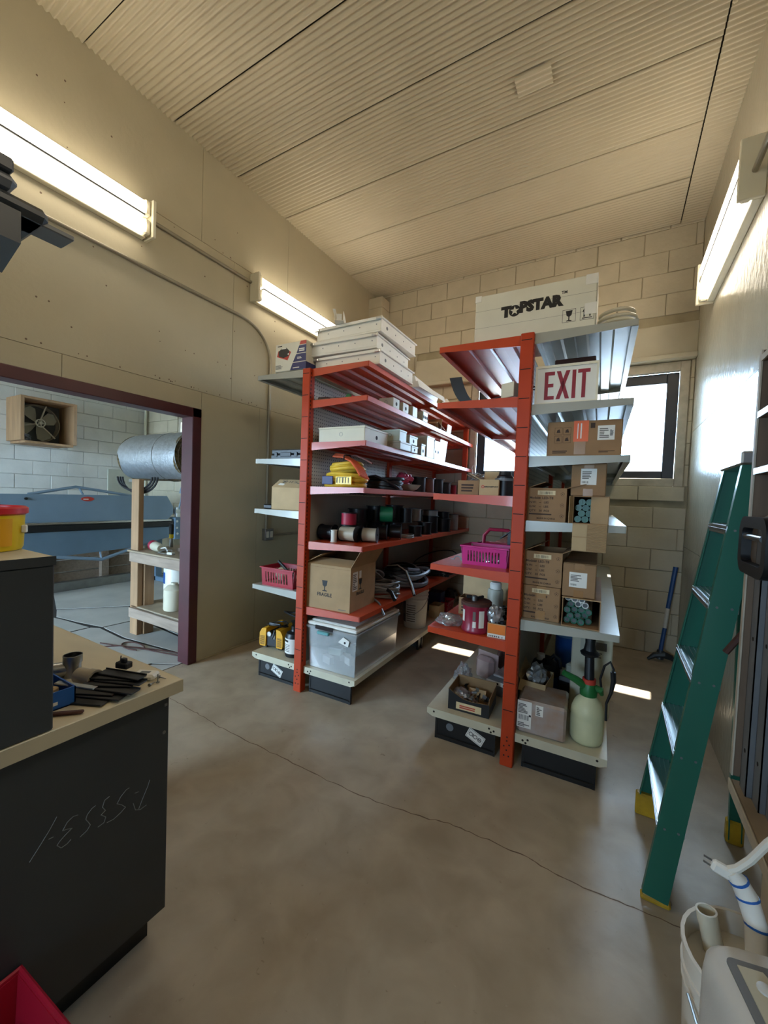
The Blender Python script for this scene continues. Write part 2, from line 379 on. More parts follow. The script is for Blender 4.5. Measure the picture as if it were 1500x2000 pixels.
# ------------------------------------------------------------------ the room
XL, XR, YB, YF, ZC = -2.886, .57, 4.62, -2.6, 4.03
XF, YFB = -6.95, 3.93
rnd = random.Random(5)
fl = struct(B(XL-.06, XR+.2, YF-.1, YB+.2, -.12, 0).build('floor', M['concretefloor']))
cr = MB(); pts = [(-2.886,1.66),(-2.5,1.605),(-2.23,1.59),(-2.05,1.572),(-1.914,1.567),(-1.655,1.563),(-1.424,1.56),(-1.151,1.555),(-.92,1.565),(-.674,1.598),(-.55,1.63),(-.412,1.638),(-.228,1.641),(-.151,1.626),(-.027,1.62),(.132,1.634),(.35,1.65),(.56,1.66)]
fine = []
for (a, b) in zip(pts, pts[1:]):
    for k in range(6): fine.append((a[0]+(b[0]-a[0])*k/6+rnd.uniform(-.004, .004), a[1]+(b[1]-a[1])*k/6+rnd.uniform(-.005, .005)))
vs = []; fs = []
for i, p in enumerate(fine):
    wd = rnd.uniform(.0012, .0032); vs += [(p[0], p[1]-wd, .0006), (p[0], p[1]+wd, .0006)]
    if i: fs.append((2*i-2, 2*i, 2*i+1, 2*i-1))
cr.add(vs, fs).build('crack', M['dkwood'], fl)
g = struct(B(-14, 9, YB+.25, 22, -.4, -.15).build('ground', M['outside']))
g = struct(B(-14, 9, -20, YF-.25, -.4, -.15).build('ground', M['outside']))

# ceiling of corrugated sheets
ce = struct(B(XL-.12, XR+.2, YF-.1, YB+.22, ZC+.03, ZC+.2).build('ceiling', M['ceilgap']))
def corrugated(x0, x1, y0, y1, z, A=.0075, pitch=.035, tilt=.003):
    b = MB(); n = int((y1-y0)/pitch*8); vs = []; fs = []
    for i in range(n+1):
        y = y0+(y1-y0)*i/n; zz = z+A*math.sin(2*PI*y/pitch)-tilt*i/n
        vs += [(x0, y, zz), (x1, y, zz)]
        if i: fs.append((2*i-2, 2*i-1, 2*i+1, 2*i))
    n0 = len(vs)  # rim so that the sheet has an edge
    vs += [(x0, y1, z+.009), (x1, y1, z+.009), (x0, y0, z+.009), (x1, y0, z+.009)]
    fs += [(n0-2, n0-1, n0+1, n0), (0, 1, n0+3, n0+2)]
    return b.add(vs, fs)
ys = [YF, -2.13, -1.57, -1.01, -.45, .11, .67, 1.23, 1.80, 2.36, 2.92, 3.48, 4.02, YB]
for a, b in zip(ys, ys[1:]): corrugated(XL, .381, a, b-.013, ZC).build('sheet', M['ceil'], ce, ang=80)
ys = [YF, -1.2, 0.0, 1.35, 2.60, 3.30, YB]
for a, b in zip(ys, ys[1:]): corrugated(.389, XR, a, b-.013, ZC-.004, tilt=.007).build('sheet', M['ceil'], ce, ang=80)
corrugated(-.68, -.47, 2.60, 2.73, ZC-.018, .005, .035, .002).build('patch', M['ceil'], ce, ang=80)
MB().blob((.40, 2.73, ZC-.01), (.012, .012, .012), 3).build('clip', M['ceil'], ce)

# left wall: a doorway, clad in painted sheets
DY0, DY1, DZ = -.6, 2.03, 2.0
wl = struct(MB().box(XL-.12, XL-.008, DY1, YB+.22, 0, ZC+.03).box(XL-.12, XL-.008, YF-.1, DY0, 0, ZC+.03).box(XL-.12, XL-.008, DY0, DY1, DZ, ZC+.03).build('wall_left', M['mortar']))
def sheet(parent, y0, y1, z0, z1, m=M['wall'], x=XL, t=.008, s=1):
    gp = .0012
    return B(x-t if s > 0 else x, x if s > 0 else x+t, y0+gp, y1-gp, z0+gp, z1-gp, .0015).build('panel', m, parent)
for a in [(2.06, 2.66, 0, 2.172), (2.66, YB, 0, 2.172), (YF, -.66, 0, 2.172), (-.66, 1.13, 2.035, 2.172), (1.13, 2.06, 2.035, 2.172), (YF, -.1, 2.172, 3.325), (-.1, 2.34, 2.172, 3.325), (2.34, YB, 2.172, 3.325),
          (YF, -.4, 3.325, ZC+.03), (-.4, 2.03, 3.325, ZC+.03), (2.03, 2.97, 3.325, ZC+.03), (2.97, YB, 3.325, ZC+.03)]: sheet(wl, *a)
nb = MB()
for i in range(70):
    y, z = rnd.uniform(.9, 3.0), rnd.choice([2.19, 2.2, 2.45, 3.3, 3.34, rnd.uniform(2.3, 3.9), rnd.uniform(2.3, 3.9)])
    nb.cyl((XL-.001, y, z), (XL+.0008, y, z), rnd.uniform(.003, .006), n=7)
nb.build('nail_holes', M['dkwood'], wl)['kind'] = 'stuff'
d = struct(MB().box(XL-.13, XL+.006, 1.982, 2.06, 0, 2.036, .004).box(XL-.13, XL+.006, -.66, -.58, 0, 2.036, .004).build('door_1', M['burg']))
B(XL-.13, XL+.006, -.66, 2.06, 1.964, 2.036, .004).build('lintel', M['burg'], d)
struct(B(XL, XL+.012, 2.062, YB, 0, .012).build('baseboard_left', M['mortar']))

# right wall, glossy painted sheets
wr = struct(B(XR+.008, XR+.2, YF-.1, YB+.22, 0, ZC+.03).build('wall_right', M['mortar']))
for z0, z1, yy in ((0, 1.045, [YF, -.2, 2.2, YB]), (1.045, 2.095, [YF, .8, 3.25, YB]), (2.095, ZC+.03, [YF, -.9, 1.6, YB])):
    for a, b in zip(yy, yy[1:]): sheet(wr, a, b, z0, z1, M['wallR'], XR, .008, -1)

# back wall: block courses round two windows
W = [(-1.52, -.58), (-.41, .53)]; WZ = (1.60, 2.76)
bw = MB()
for a in [(XL-.12, W[0][0]), (W[0][1], W[1][0]), (W[1][1], XR+.2)]: bw.box(a[0], a[1], YB+.01, YB+.22, 0, ZC+.03)
for a in W: bw.box(a[0], a[1], YB+.01, YB+.22, 0, WZ[0]).box(a[0], a[1], YB+.01, YB+.22, WZ[1], ZC+.03)
bw = struct(bw.build('wall_back', M['mortar']))
def blocks(parent, lo, hi, z0, z1, at, m, skip=(), bh=.2, bl=.4, seed=1, face='y', t=.012):
    r = random.Random(seed); k = 0; zz = z0
    while zz < z1-.02:
        a = lo-(bl/2 if k % 2 else 0); top = min(zz+bh, z1)
        while a < hi-.01:
            x0, x1 = max(lo, a), min(hi, a+bl); segs = [(x0, x1)]
            for (sx0, sx1, sz0, sz1) in skip:
                if top > sz0+.02 and zz < sz1-.02:
                    out = []
                    for (p, q) in segs:
                        if q <= sx0 or p >= sx1: out.append((p, q)); continue
                        if p < sx0-.03: out.append((p, sx0))
                        if q > sx1+.03: out.append((sx1, q))
                    segs = out
            for (p, q) in segs:
                if q-p < .03: continue
                j = r.uniform(0, .006); gp = .0014*r.uniform(.4, 1.8)
                if face == 'y': b = B(p+gp, q-gp, at+j*.0, at+t, zz+gp, top-gp, .006)
                else: b = B(at-t, at, p+gp, q-gp, zz+gp, top-gp, .006)
                mtx = Matrix.Translation((0, -j if face == 'y' else 0, 0)) if face == 'y' else Matrix.Translation((j, 0, 0))
                b.xf(mtx).build('block', m, parent)
            a += bl
        zz += bh; k += 1
SK = [(W[0][0]-.005, W[0][1]+.005, WZ[0], WZ[1]), (W[1][0]-.005, W[1][1]+.005, WZ[0], WZ[1]), (-2.25, XR, 2.80, 3.1), (-1.62, .56, 1.46, 1.6)]
blocks(bw, XL, XR, 0.0, ZC, YB, M['block'], SK)
for i, (a, b) in enumerate(W):
    # window: painted casing, dark sash, pane, sloping sill
    t = MB().box(a, a+.07, YB-.012, YB+.05, WZ[0], WZ[1], .004).box(b-.07, b, YB-.012, YB+.05, WZ[0], WZ[1], .004)
    t.box(a+.07, b-.07, YB-.012, YB+.05, WZ[1]-.085, WZ[1], .004).box(a+.07, b-.07, YB-.02, YB+.06, WZ[0], WZ[0]+.075, .004)
    wdw = struct(t.build('window_%d' % (i+1), M['woodtrim']))
    a2, b2, z2, z3 = a+.07, b-.07, WZ[0]+.075, WZ[1]-.085
    f = MB().box(a2, a2+.095, YB+.045, YB+.10, z2, z3, .005).box(b2-.095, b2, YB+.045, YB+.10, z2, z3, .005).box(a2+.095, b2-.095, YB+.045, YB+.10, z3-.095, z3, .005).box(a2+.095, b2-.095, YB+.045, YB+.10, z2, z2+.075, .005)
    sash = f.build('sash', M['darkframe'], wdw)
    B(a2+.085, b2-.085, YB+.07, YB+.074, z2+.065, z3-.085).build('pane', M['glass'], sash)
struct(MB().box(-2.25, XR, YB-.045, YB+.012, 2.82, 3.1, .004).build('lintel', M['steelpaint']))
struct(MB().box(-2.25, XR, YB-.095, YB+.012, 2.765, 2.815, .008).build('trim_1', M['steelpaint']))
si = struct(MB().box(-1.62, .18, YB-.03, YB+.012, 1.462, 1.598, .006).build('trim_2', M['block']))
B(.184, .545, YB-.034, YB+.012, 1.462, 1.598, .006).build('sill_block', M['block'], si)
struct(MB().box(-6.9, -4.7, YFB+.15, YFB+1.1, 2.6, 2.7).box(-1.7, .7, YB+.22, YB+.58, 2.95, 3.05).build('added_eaves', M['steelpaint']))   # unseen eaves added outside, sized to cut the sun through the windows
pil = struct(B(XL, -2.69, 4.44, YB, 0, 3.93, .004).build('pillar', M['mortar']))
zz = 0
while zz < 3.9:
    B(XL-.001, -2.684, 4.434, YB-.002, zz+.003, min(zz+.2, 3.935)-.003, .004).build('block', M['block'], pil); zz += .2
struct(MB().box(XL-.12, -1.3, YF-.12, YF, 0, ZC+.03).box(-.5, XR+.2, YF-.12, YF, 0, ZC+.03).box(-1.3, -.5, YF-.12, YF, 0, 1.2).box(-1.3, -.5, YF-.12, YF, 1.9, ZC+.03).build('wall_front', M['wall']))  # window opening behind the camera is added, to let in fill daylight

# ------------------------------------------------------------------ the workshop seen through the doorway
ff = struct(B(XF-.1, XL-.06, YF-.1, YFB+.1, -.12, -.0035).build('floor.001', M['joint']))
SL = [[(-7, 2.62), (-5.36, 2.06), (-4.9, 2.60), (-4.9, 3.93), (-7, 3.93)], [(-4.89, 2.61), (-4.33, 2.41), (-2.95, 2.30), (-2.95, 3.93), (-4.89, 3.93)],
      [(-5.35, 2.05), (-5.07, 1.94), (-4.90, 1.965), (-4.71, 1.985), (-4.52, 2.02), (-4.35, 2.055), (-4.33, 2.40), (-4.895, 2.60)],
      [(-4.34, 2.05), (-3.9, 2.02), (-3.129, 2.10), (-2.95, 2.10), (-2.95, 2.285), (-4.32, 2.40)],
      [(-7, 2.60), (-7, 0.6), (-4.43, .6), (-4.44, 1.995), (-4.90, 1.955), (-5.08, 1.925), (-5.37, 2.045)], [(-4.42, .6), (-3.14, .6), (-3.14, 1.86), (-2.95, 1.97), (-2.95, 2.09), (-3.13, 2.09), (-3.9, 2.01), (-4.35, 2.04), (-4.43, 2.0)],
      [(-3.13, .6), (-2.947, .6), (-2.947, 1.96), (-3.13, 1.85)], [(-7, -2.6), (-2.947, -2.6), (-2.947, .59), (-7, .59)]]
def inset(P, k=.011):
    cx = sum(p[0] for p in P)/len(P); cy = sum(p[1] for p in P)/len(P)
    return [(p[0]+(k if p[0] < cx else -k), p[1]+(k if p[1] < cy else -k)) for p in P]
for s in SL: MB().prism(inset(s), -.02, -.001+rnd.uniform(0, .0018), 'z').build('slab', M['cone'], ff)
wf = struct(B(XF-.15, XF-.012, YF-.1, YFB+.1, 0, ZC+.03).build('wall_far', M['whitemortar']))
blocks(wf, -.4, YFB, 0, 3.2, XF, M['whiteblock'], seed=3, face='x', bh=.19, bl=.4)
w3 = (-6.05, -5.45, 1.80, 2.50)
fb = MB().box(XF-.15, w3[0], YFB+.012, YFB+.15, 0, ZC+.03).box(w3[1], XL-.12, YFB+.012, YFB+.15, 0, ZC+.03).box(w3[0], w3[1], YFB+.012, YFB+.15, 0, w3[2]).box(w3[0], w3[1], YFB+.012, YFB+.15, w3[3], ZC+.03)
fb = struct(fb.build('wall_far_back', M['mortar']))
blocks(fb, XF, -4.2, .6, 3.0, YFB, M['block'], [(w3[0]-.04, w3[1]+.04, w3[2]-.04, w3[3]+.04)], bh=.19, seed=6)
wd3 = struct(MB().box(w3[0], w3[0]+.05, YFB-.01, YFB+.1, w3[2], w3[3]).box(w3[1]-.05, w3[1], YFB-.01, YFB+.1, w3[2], w3[3]).box(w3[0]+.05, w3[1]-.05, YFB-.01, YFB+.1, w3[3]-.05, w3[3]).box(w3[0]+.05, w3[1]-.05, YFB-.01, YFB+.1, w3[2], w3[2]+.05).build('window_3', M['woodtrim']))
B(w3[0]+.04, w3[1]-.04, YFB+.06, YFB+.064, w3[2]+.04, w3[3]-.04).build('pane', M['glass'], wd3)
struct(MB().box(XF-.15, -6.0, YF-.12, YF, 0, ZC+.03).box(-4.1, XL-.12, YF-.12, YF, 0, ZC+.03).box(-6.0, -4.1, YF-.12, YF, 2.5, ZC+.03).build('wall_far_front', M['wall']))  # unseen opening, assumed and added so daylight reaches the workshop
struct(B(XF-.15, XL-.121, YF-.1, YFB+.15, ZC+.03, ZC+.2).build('ceiling.001', M['ceil']))
tag(MB().tube([(XF+.06, YFB-.05, .3), (XF+.06, YFB-.05, ZC)], .022, 10).build('corner_pipe', M['cream']), 'cream pipe running up the far corner of the next room', 'pipe')

# ------------------------------------------------------------------ fluorescent fixtures, conduit, outlet
def fixture(label, y0, y1, z0, z1, x, s, group='wall mounted fluorescent fixtures'):
    t = thing('fluorescent_fixture', label, 'light', (x, (y0+y1)/2, (z0+z1)/2), 0, group); L = (y1-y0)/2; h = (z1-z0)/2
    B(0, s*.045, -L+.02, L-.02, -h*.96, h*.96, .004).build('housing', M['fixwhite'], t)
    for e in (-1, 1): B(0, s*.112, e*L-.012, e*L+.012, -h, h, .004).build('end_cap', M['fixwhite'], t)
    for e in (-1, 1):
        c = e*h*.5; pts = [(s*.046, c-h*.37)]+[(s*(.05+.058*math.sin(PI*k/10)), c-h*.37*math.cos(PI*k/10)) for k in range(11)]+[(s*.046, c+h*.37)]
        MB().prism(pts, -L+.055, L-.055, 'y').build('lens', M['bulb'], t)
        for q in (-1, 1): B(s*.046, s*.095, q*(L-.034)-.02, q*(L-.034)+.02, c-h*.42, c+h*.42, .01).build('lens_end', M['fixwhite'], t)
    B(s*.046, s*.104, -L+.056, L-.056, -h*.055, h*.055, .002).build('divider', M['acg'], t)
    return t
fixture('lit fluorescent fixture high on the left wall, cut by the picture edge', .38, 1.60, 3.075, 3.32, XL, 1)
fixture('lit fluorescent fixture on the left wall behind the stacked white boxes', 2.52, 3.72, 3.07, 3.31, XL, 1)
fixture('lit fluorescent fixture high on the right wall', 2.72, 3.95, 2.98, 3.29, XR, -1)
fixture('unseen fluorescent fixture added on the left wall behind the viewer', -1.9, -.7, 3.075, 3.32, XL, 1)  # out-of-view lamp added for the general light of the room
fixture('unseen fluorescent fixture added on the right wall above the viewer', .0, 1.22, 2.98, 3.29, XR, -1)  # out-of-view lamp assumed at the conduit's near end, added for the lighting
def conduit(label, pts, r=.0125, n=10):
    return tag(MB().tube(pts, r, n).build('conduit', M['emt']), label, 'conduit')
conduit('steel conduit joining the two light fixtures on the left wall', [(XL+.016, 1.61, 3.235), (XL+.016, 2.51, 3.235)])
xx = XL+.016
bend = [(xx, .45, 2.905), (xx, 1.5, 2.905), (xx, 2.40, 2.905)]+[(xx, 2.40+.36*math.sin(PI/2*k/8), 2.905-.30*(1-math.cos(PI/2*k/8))) for k in range(1, 9)]+[(xx, 2.762, 2.0), (xx, 2.762, 1.05)]
conduit('steel conduit running along the left wall then bending down to the outlet', bend)
conduit('steel conduit running level from the outlet behind the shelving', [(xx, 2.84, .99), (xx, 3.9, .99)])
conduit('steel conduit entering the end of the right wall fixture', [(XR-.05, 1.24, 3.11), (XR-.05, 2.70, 3.11)], .014)
oc = thing('outlet_box', 'small steel outlet box low on the left wall at the foot of the conduit', 'outlet', (XL, 2.78, 1.0), 0)
B(0, .045, -.055, .055, -.055, .055, .004).build('box', M['steel'], oc)
for e in (-1, 1): B(.045, .05, e*.024-.017, e*.024+.017, -.03, .03, .003).build('receptacle', M['wirewht'], oc)

# ------------------------------------------------------------------ gondola racks
SHELF_MESH = {}
def shelf(root, side, z, v0, v1, m, d=.482):
    key = (side, round(v1-v0, 3), m.name)
    if key not in SHELF_MESH:
        L = v1-v0; b = MB(); s = side
        b.box(s*.032, s*d, 0, L, -.004, 0).box(s*(d-.006), s*d, 0, L, -.034, -.004).box(s*(d-.028), s*(d-.006), 0, L, -.034, -.030)
        for q in (.12, .24, .355): b.prism([(s*(q-.034), -.004), (s*(q-.024), -.020), (s*(q+.024), -.020), (s*(q+.034), -.004)], .012, L-.012, 'y')
        b.box(s*.032, s*.05, 0.012, L-.012, -.03, -.004)
        br = MB().prism([(s*.034, -.002), (s*(d-.004), -.002), (s*(d-.004), -.031), (s*(d-.05), -.034), (s*.034, -.056)], -.004, .0, 'y')
        bm_ = MB().prism([(s*.034, -.002), (s*(d-.004), -.002), (s*(d-.004), -.031), (s*(d-.05), -.034), (s*.034, -.056)], 0, .003, 'y')
        SHELF_MESH[key] = (b.mesh('shelf', m), br.mesh('bracket', m), bm_.mesh('bracket', m))
    ms = SHELF_MESH[key]
    o = bpy.data.objects.new('shelf', ms[0]); COL.objects.link(o); o.parent = root; o.location = (0, v0, z)
    for y, me in ((0, ms[1]), (v1-v0-.003, ms[2])):
        q = bpy.data.objects.new('bracket', me); COL.objects.link(q); q.parent = o; q.location = (0, y, 0)
    return o
def rack(label, O, zr, mr, zl, ml, stick_side):
    t = thing('gondola_rack', label, 'shelving', (O[0], O[1], 0), ANG)
    for v in (0, 1.22, 2.40):
        u = B(-.033, .033, v-.028, v+.028, 0, 2.262, .004).build('upright', M['orangem'], t)
        nb = MB()
        if v == 0:
            for k in range(14): nb.box(-.028, .024, -.0288, -.027, .30+k*.148, .304+k*.148)
            for k in range(75):
                for s in (-1, 1): nb.box(s*.0335, s*.0325, -.018, -.010, .22+k*.027, .235+k*.027)
            for (a, c) in ((-.012, .06), (.012, .06), (0, .09), (-.014, .11), (.013, .12), (0, .14), (0, .16)): nb.cyl((a, -.0288, c), (a, -.027, c), .0045, n=8)
            nb.build('slots', M['dark'], u)['kind'] = 'stuff'
    for v0, v1 in ((.03, 1.19), (1.25, 2.37)):
        B(-.006, .006, v0, v1, .19, 1.40).build('back_panel', M['grey'], t)
        B(-.006, .006, v0, v1, 1.405, 2.2).build('back_panel', M['peg'], t)
    for v0, v1 in ((.0, 1.218), (1.222, 2.40)):
        for z in zr: shelf(t, 1, z, v0, v1, mr)
        for z in zl: shelf(t, -1, z, v0, v1, ml)
        for s in (-1, 1):
            dk = MB().box(s*.036, s*.462, v0, v1, .176, .182).box(s*.036, s*.43, v0-.004, v0, .136, .182).box(s*.455, s*.462, v0, v1, .146, .176).prism([(s*.43, .136), (s*.462, .15), (s*.462, .182), (s*.43, .182)], v0-.004, v0, 'y')
            dk = dk.build('base_deck', M['deck'], t)
            hb = MB()
            if v0 == 0:
                for (a, c) in ((.075, .155), (.09, .145), (.10, .163), (.42, .165)): hb.cyl((s*a, -.0046, c), (s*a, -.003, c), .006, n=8)
                hb.build('holes', M['dark'], dk)['kind'] = 'stuff'
            k = B(s*.07, s*.415, v0+.025, v0+.032, 0, .137).build('base_bracket', M['black'], t)
            MB().tube([(s*.075, v0+.022, .022), (s*.41, v0+.022, .022)], .006, 6).box(s*.405, s*.418, v0+.022, v0+.04, 0, .137).box(s*.07, s*.082, v0+.022, v0+.03, 0, .137).build('flange', M['black'], k)
            if s == -1 and v0 == 0:
                MB().cyl((-.33, .024, .085), (-.33, .0245, .085), .022, n=18).build('knockout', M['acg'], k)
                st = MB().box(-.05, .05, -.0008, 0, -.03, .03).build('sticker', M['label'], k, (stick_side, .0245, .075), (0, .42, 0))
                bb = MB()
                for (x0, x1, z0, z1) in ((-.045, .045, .0245, .026), (-.045, .045, -.026, -.0245), (-.045, -.0435, -.026, .026), (.0435, .045, -.026, .026)): bb.box(x0, x1, -.0016, -.0008, z0, z1)
                for q in (-.028, 0, .026): bb.pipe((q, -.0016, 0), (q, -.0008, 0), .012, .008, 14)
                bb.box(-.016, -.012, -.0016, -.0008, -.012, .012).box(.014, .036, -.0016, -.0008, -.003, .003)
                bb.xf(Matrix.Translation((stick_side, .0245, .075)) @ Matrix.Rotation(.42, 4, 'Y')).build('sticker_print', M['fadedink'], k)
    for s in (-1, 1): B(s*.39, s*.41, 1.18, 1.26, 0, .145).build('foot', M['black'], t)
    return t
S1, S2, S3, S4, S5, S6 = 2.262, 2.045, 1.757, 1.453, 1.07, .61
L1, L2, L3, L4 = 2.272, 1.648, 1.274, .70
R1, R2, R3, R4, R5 = 2.262, 1.948, 1.430, 1.024, .656
G1, G2, G3, G4, G5 = 2.262, 1.902, 1.638, 1.306, .788
BD = .1825
rack('double sided gondola rack nearer the doorway, orange shelves facing the aisle', LO, (S1, S2, S3, S4, S5, S6), M['orange'], (L1-.006, L2, L3, L4), M['grey'], -.235)
rack('double sided gondola rack nearer the ladder, carrying the exit sign', RO, (G1, G2, G3, G4, G5), M['grey'], (R1, R2, R3, R4, R5), M['orange'], -.18)
for o in list(bpy.data.objects):
    if o.name == 'gondola_rack': B(.375, .43, 2.36, 2.40, 1.40, 2.225, .003).build('end_post', M['orange'], o)

# ------------------------------------------------------------------ container builders
def carton(label, loc, rz, w, d, h, m, name='carton', group=None, open_top=False, flaps=(), open_front=False, tape=True, cat='box', tm=None, th=.004):
    """w along x, d along y (front face at y = 0), origin at the front bottom centre"""
    t = thing(name, label, cat, loc, rz, group)
    x = w/2; b = MB()
    if not (open_top or open_front): b.box(-x, x, 0, d, 0, h, .004)
    else:
        b.box(-x, x, 0, d, 0, th).box(-x, -x+th, 0, d, th, h).box(x-th, x, 0, d, th, h).box(-x+th, x-th, d-th, d, th, h)
        if not open_front: b.box(-x+th, x-th, 0, th, th, h)
        if not open_top: b.box(-x+th, x-th, 0, d-th, h-th, h)
    body = b.build('body', m, t)
    for (e, L, a) in flaps:      # edge, length, angle from closed (0) to folded right back (270)
        a = math.radians(a)
        if e in 'LR':
            s = -1 if e == 'L' else 1
            MB().box(0, L, 0, d, -.0015, .0015).xf(Matrix.Translation((s*x, 0, h)) @ Matrix.Rotation(0 if s < 0 else PI, 4, 'Z') @ Matrix.Translation((0, 0 if s < 0 else -d, 0)) @ Matrix.Rotation(-a, 4, 'Y')).build('flap', m, t)
        else:
            MB().box(-x, x, 0, L, -.0015, .0015).xf(Matrix.Translation((0, 0 if e == 'F' else d, h)) @ Matrix.Rotation(0 if e == 'F' else PI, 4, 'Z') @ Matrix.Rotation(a, 4, 'X')).build('flap', m, t)
    if tape and not open_top and not open_front:
        MB().box(-.024, .024, -.0006, d, h, h+.0005).box(-.024, .024, -.0007, 0, h-.06, h+.0005).box(-.024, .024, -.0007, 0, .004, .05).build('tape', tm or M['tape'], t)
    return t
def panel_box(label, loc, rz, w, d, h, m, group=None, name='junction_box', knock=1, cat='electrical box', lid=True, seed=0):
    """sheet-metal enclosure with a lid and knockouts on front (y=0) and right (x=+) faces; origin front bottom centre"""
    t = thing(name, label, cat, loc, rz, group); x = w/2
    B(-x, x, 0, d, 0, h-.004, .003).build('body', m, t)
    if lid: MB().box(-x-.003, x+.003, -.003, d+.003, h-.014, h, .002).build('lid', m, t)
    k = MB(); r = random.Random(seed)
    for i in range(knock):
        yy = d*(i+.5)/knock; rr = min(.014, h*.2)
        k.cyl((x, yy, h*.42), (x+.0008, yy, h*.42), rr, n=14)
    if knock: k.build('knockout', M['dark'] if knock > 0 else m, t)
    MB().pipe((0, -.0008, h*.5), (0, 0, h*.5), min(.014, h*.25), min(.012, h*.22), 16).build('knockout_ring', M['acg'], t)
    return t
def basket(label, loc, rz, w, d, h, m, name='basket', cat='basket', slots=9, group=None, flare=.012):
    """plastic basket with slotted walls"""
    t = thing(name, label, cat, loc, rz, group); x, y = w/2, d/2; f = flare; b = MB(); th = .003
    def wall(p, q, n):   # slatted panel between two bottom corners p, q flaring outward along n
        p = Vector(p); q = Vector(q); n = Vector(n); e = (q-p); L = e.length; e = e/L
        def rib(a, c, z0, z1):
            A = p+e*(a*L); C_ = p+e*(c*L); vs = []
            for zz in (z0, z1):
                off = n*f*zz/h
                for pt in (A, C_): vs += [pt+off+Vector((0, 0, zz)), pt+off-n*th+Vector((0, 0, zz))]
            b.add(vs, [(0,2,6,4),(1,5,7,3),(0,4,5,1),(2,3,7,6),(4,6,7,5),(0,1,3,2)])
        rib(0, 1, 0, h*.2); rib(0, 1, h*.78, h); rib(0, .12, h*.2, h*.78); rib(.88, 1, h*.2, h*.78)
        for i in range(slots):
            a = .12+.76*i/slots; rib(a+.76/slots*.55, a+.76/slots, h*.2, h*.78)
    wall((-x, -y, 0), (x, -y, 0), (0, -1, 0)); wall((x, -y, 0), (x, y, 0), (1, 0, 0)); wall((x, y, 0), (-x, y, 0), (0, 1, 0)); wall((-x, y, 0), (-x, -y, 0), (-1, 0, 0))
    b.box(-x, x, -y, y, 0, .003)
    b.build('body', m, t)
    X, Y = x+f, y+f
    MB().tube([(-X, -Y, h), (X, -Y, h), (X, Y, h), (-X, Y, h)], .005, 6, True).build('rim', m, t)
    return t
def spool(label, loc, rz, R, core, wdt, mw, mf=None, axis='z', group='wire spools on the rack', tilt=None, name='wire_spool'):
    """reel of wire: two flanges and the wound wire between; origin at the bottom centre"""
    mf = mf or M['blackp']; t = thing(name, label, 'spool', loc, rz, group); ax = {'z': (0, 0, 1), 'x': (1, 0, 0), 'y': (0, 1, 0)}[axis]; ax = Vector(ax)
    c = Vector((0, 0, 0 if axis == 'z' else R)); s0 = c if axis == 'z' else c-ax*(wdt/2)
    fl = .004
    for k in (0, 1):
        a = s0+ax*(k*(wdt-fl)); MB().pipe(a, a+ax*fl, R, R*.16, 26).build('flange', mf, t)
    MB().cyl(s0+ax*fl, s0+ax*(wdt-fl), R*.22, n=14).build('core', mf, t)
    b = MB(); n = max(5, int((wdt-2*fl)/.006)); prof = []
    for i in range(n):
        a = fl+(wdt-2*fl)*i/n; q = (wdt-2*fl)/n
        prof += [(core-.0015, a+.0004), (core, a+q*.5)]
    prof += [(core-.0015, wdt-fl-.0003)]
    if axis == 'z': b.lathe([(R*.2, fl)]+prof+[(R*.2, wdt-fl)], (0, 0, 0), 22, 'z')
    else: b.lathe([(R*.2, fl)]+prof+[(R*.2, wdt-fl)], tuple(s0), 22, axis)
    b.build('wire', mw, t, ang=80)
    return t

# ------------------------------------------------------------------ left rack, top
for i, (uo, vo, ro) in enumerate([(.245, .09, 0), (.225, .07, .03), (.255, .08, -.02)]):
    z0 = S1+.004+i*.101; lab = ['bottom white steel fixture body of the stack on the orange rack', 'middle white steel fixture body of the stack, shifted toward the wall', 'top white steel fixture body of the stack on the orange rack'][i]
    t = thing('fixture_body', lab, 'light fixture body', RL(uo, vo, z0), ANG+ro, 'stacked white steel fixture bodies')
    w2, dd, hh = .262, .52, .098
    MB().box(-w2, w2, 0, dd, .012, hh-.012, .003).build('pan', M['white'], t)
    MB().box(-w2-.012, w2+.012, -.012, dd+.012, hh-.014, hh-.004, .003).box(-w2-.014, w2+.014, -.014, -.006, hh-.024, hh-.004, .002).build('flange', M['white'], t)
    MB().box(-w2-.004, w2+.004, -.004, dd+.004, 0, .012, .002).build('rim', M['white'], t)
    for e in (-1, 1): MB().box(e*(w2-.012)-.02, e*(w2-.012)+.02, -.02, -.006, hh-.026, hh-.008, .004).build('clip', M['alu'], t)
    k = MB()
    for q in range(4): k.cyl((-w2+.1+q*.13, -.001, .05), (-w2+.1+q*.13, .001, .05), .004, n=8).cyl((w2-.001, .08+q*.12, .045), (w2+.001, .08+q*.12, .045), .005 if q else .012, n=8)
    k.build('holes', M['acg'], t)
t = thing('channel_offcut', 'small white folded channel lying on top of the stacked fixture bodies', 'bracket', RL(.18, .10, S1+.004+.303-.004), ANG+.5)
MB().box(-.03, .03, -.09, .07, 0, .003).box(-.03, -.027, -.09, .07, .003, .075).box(.027, .03, -.09, .07, .003, .06).box(-.045, -.03, -.09, .06, .072, .075).build('channel', M['white'], t)
MB().box(-.017, .017, -.085, -.08, .003, .045).build('end_tab', M['white'], t)
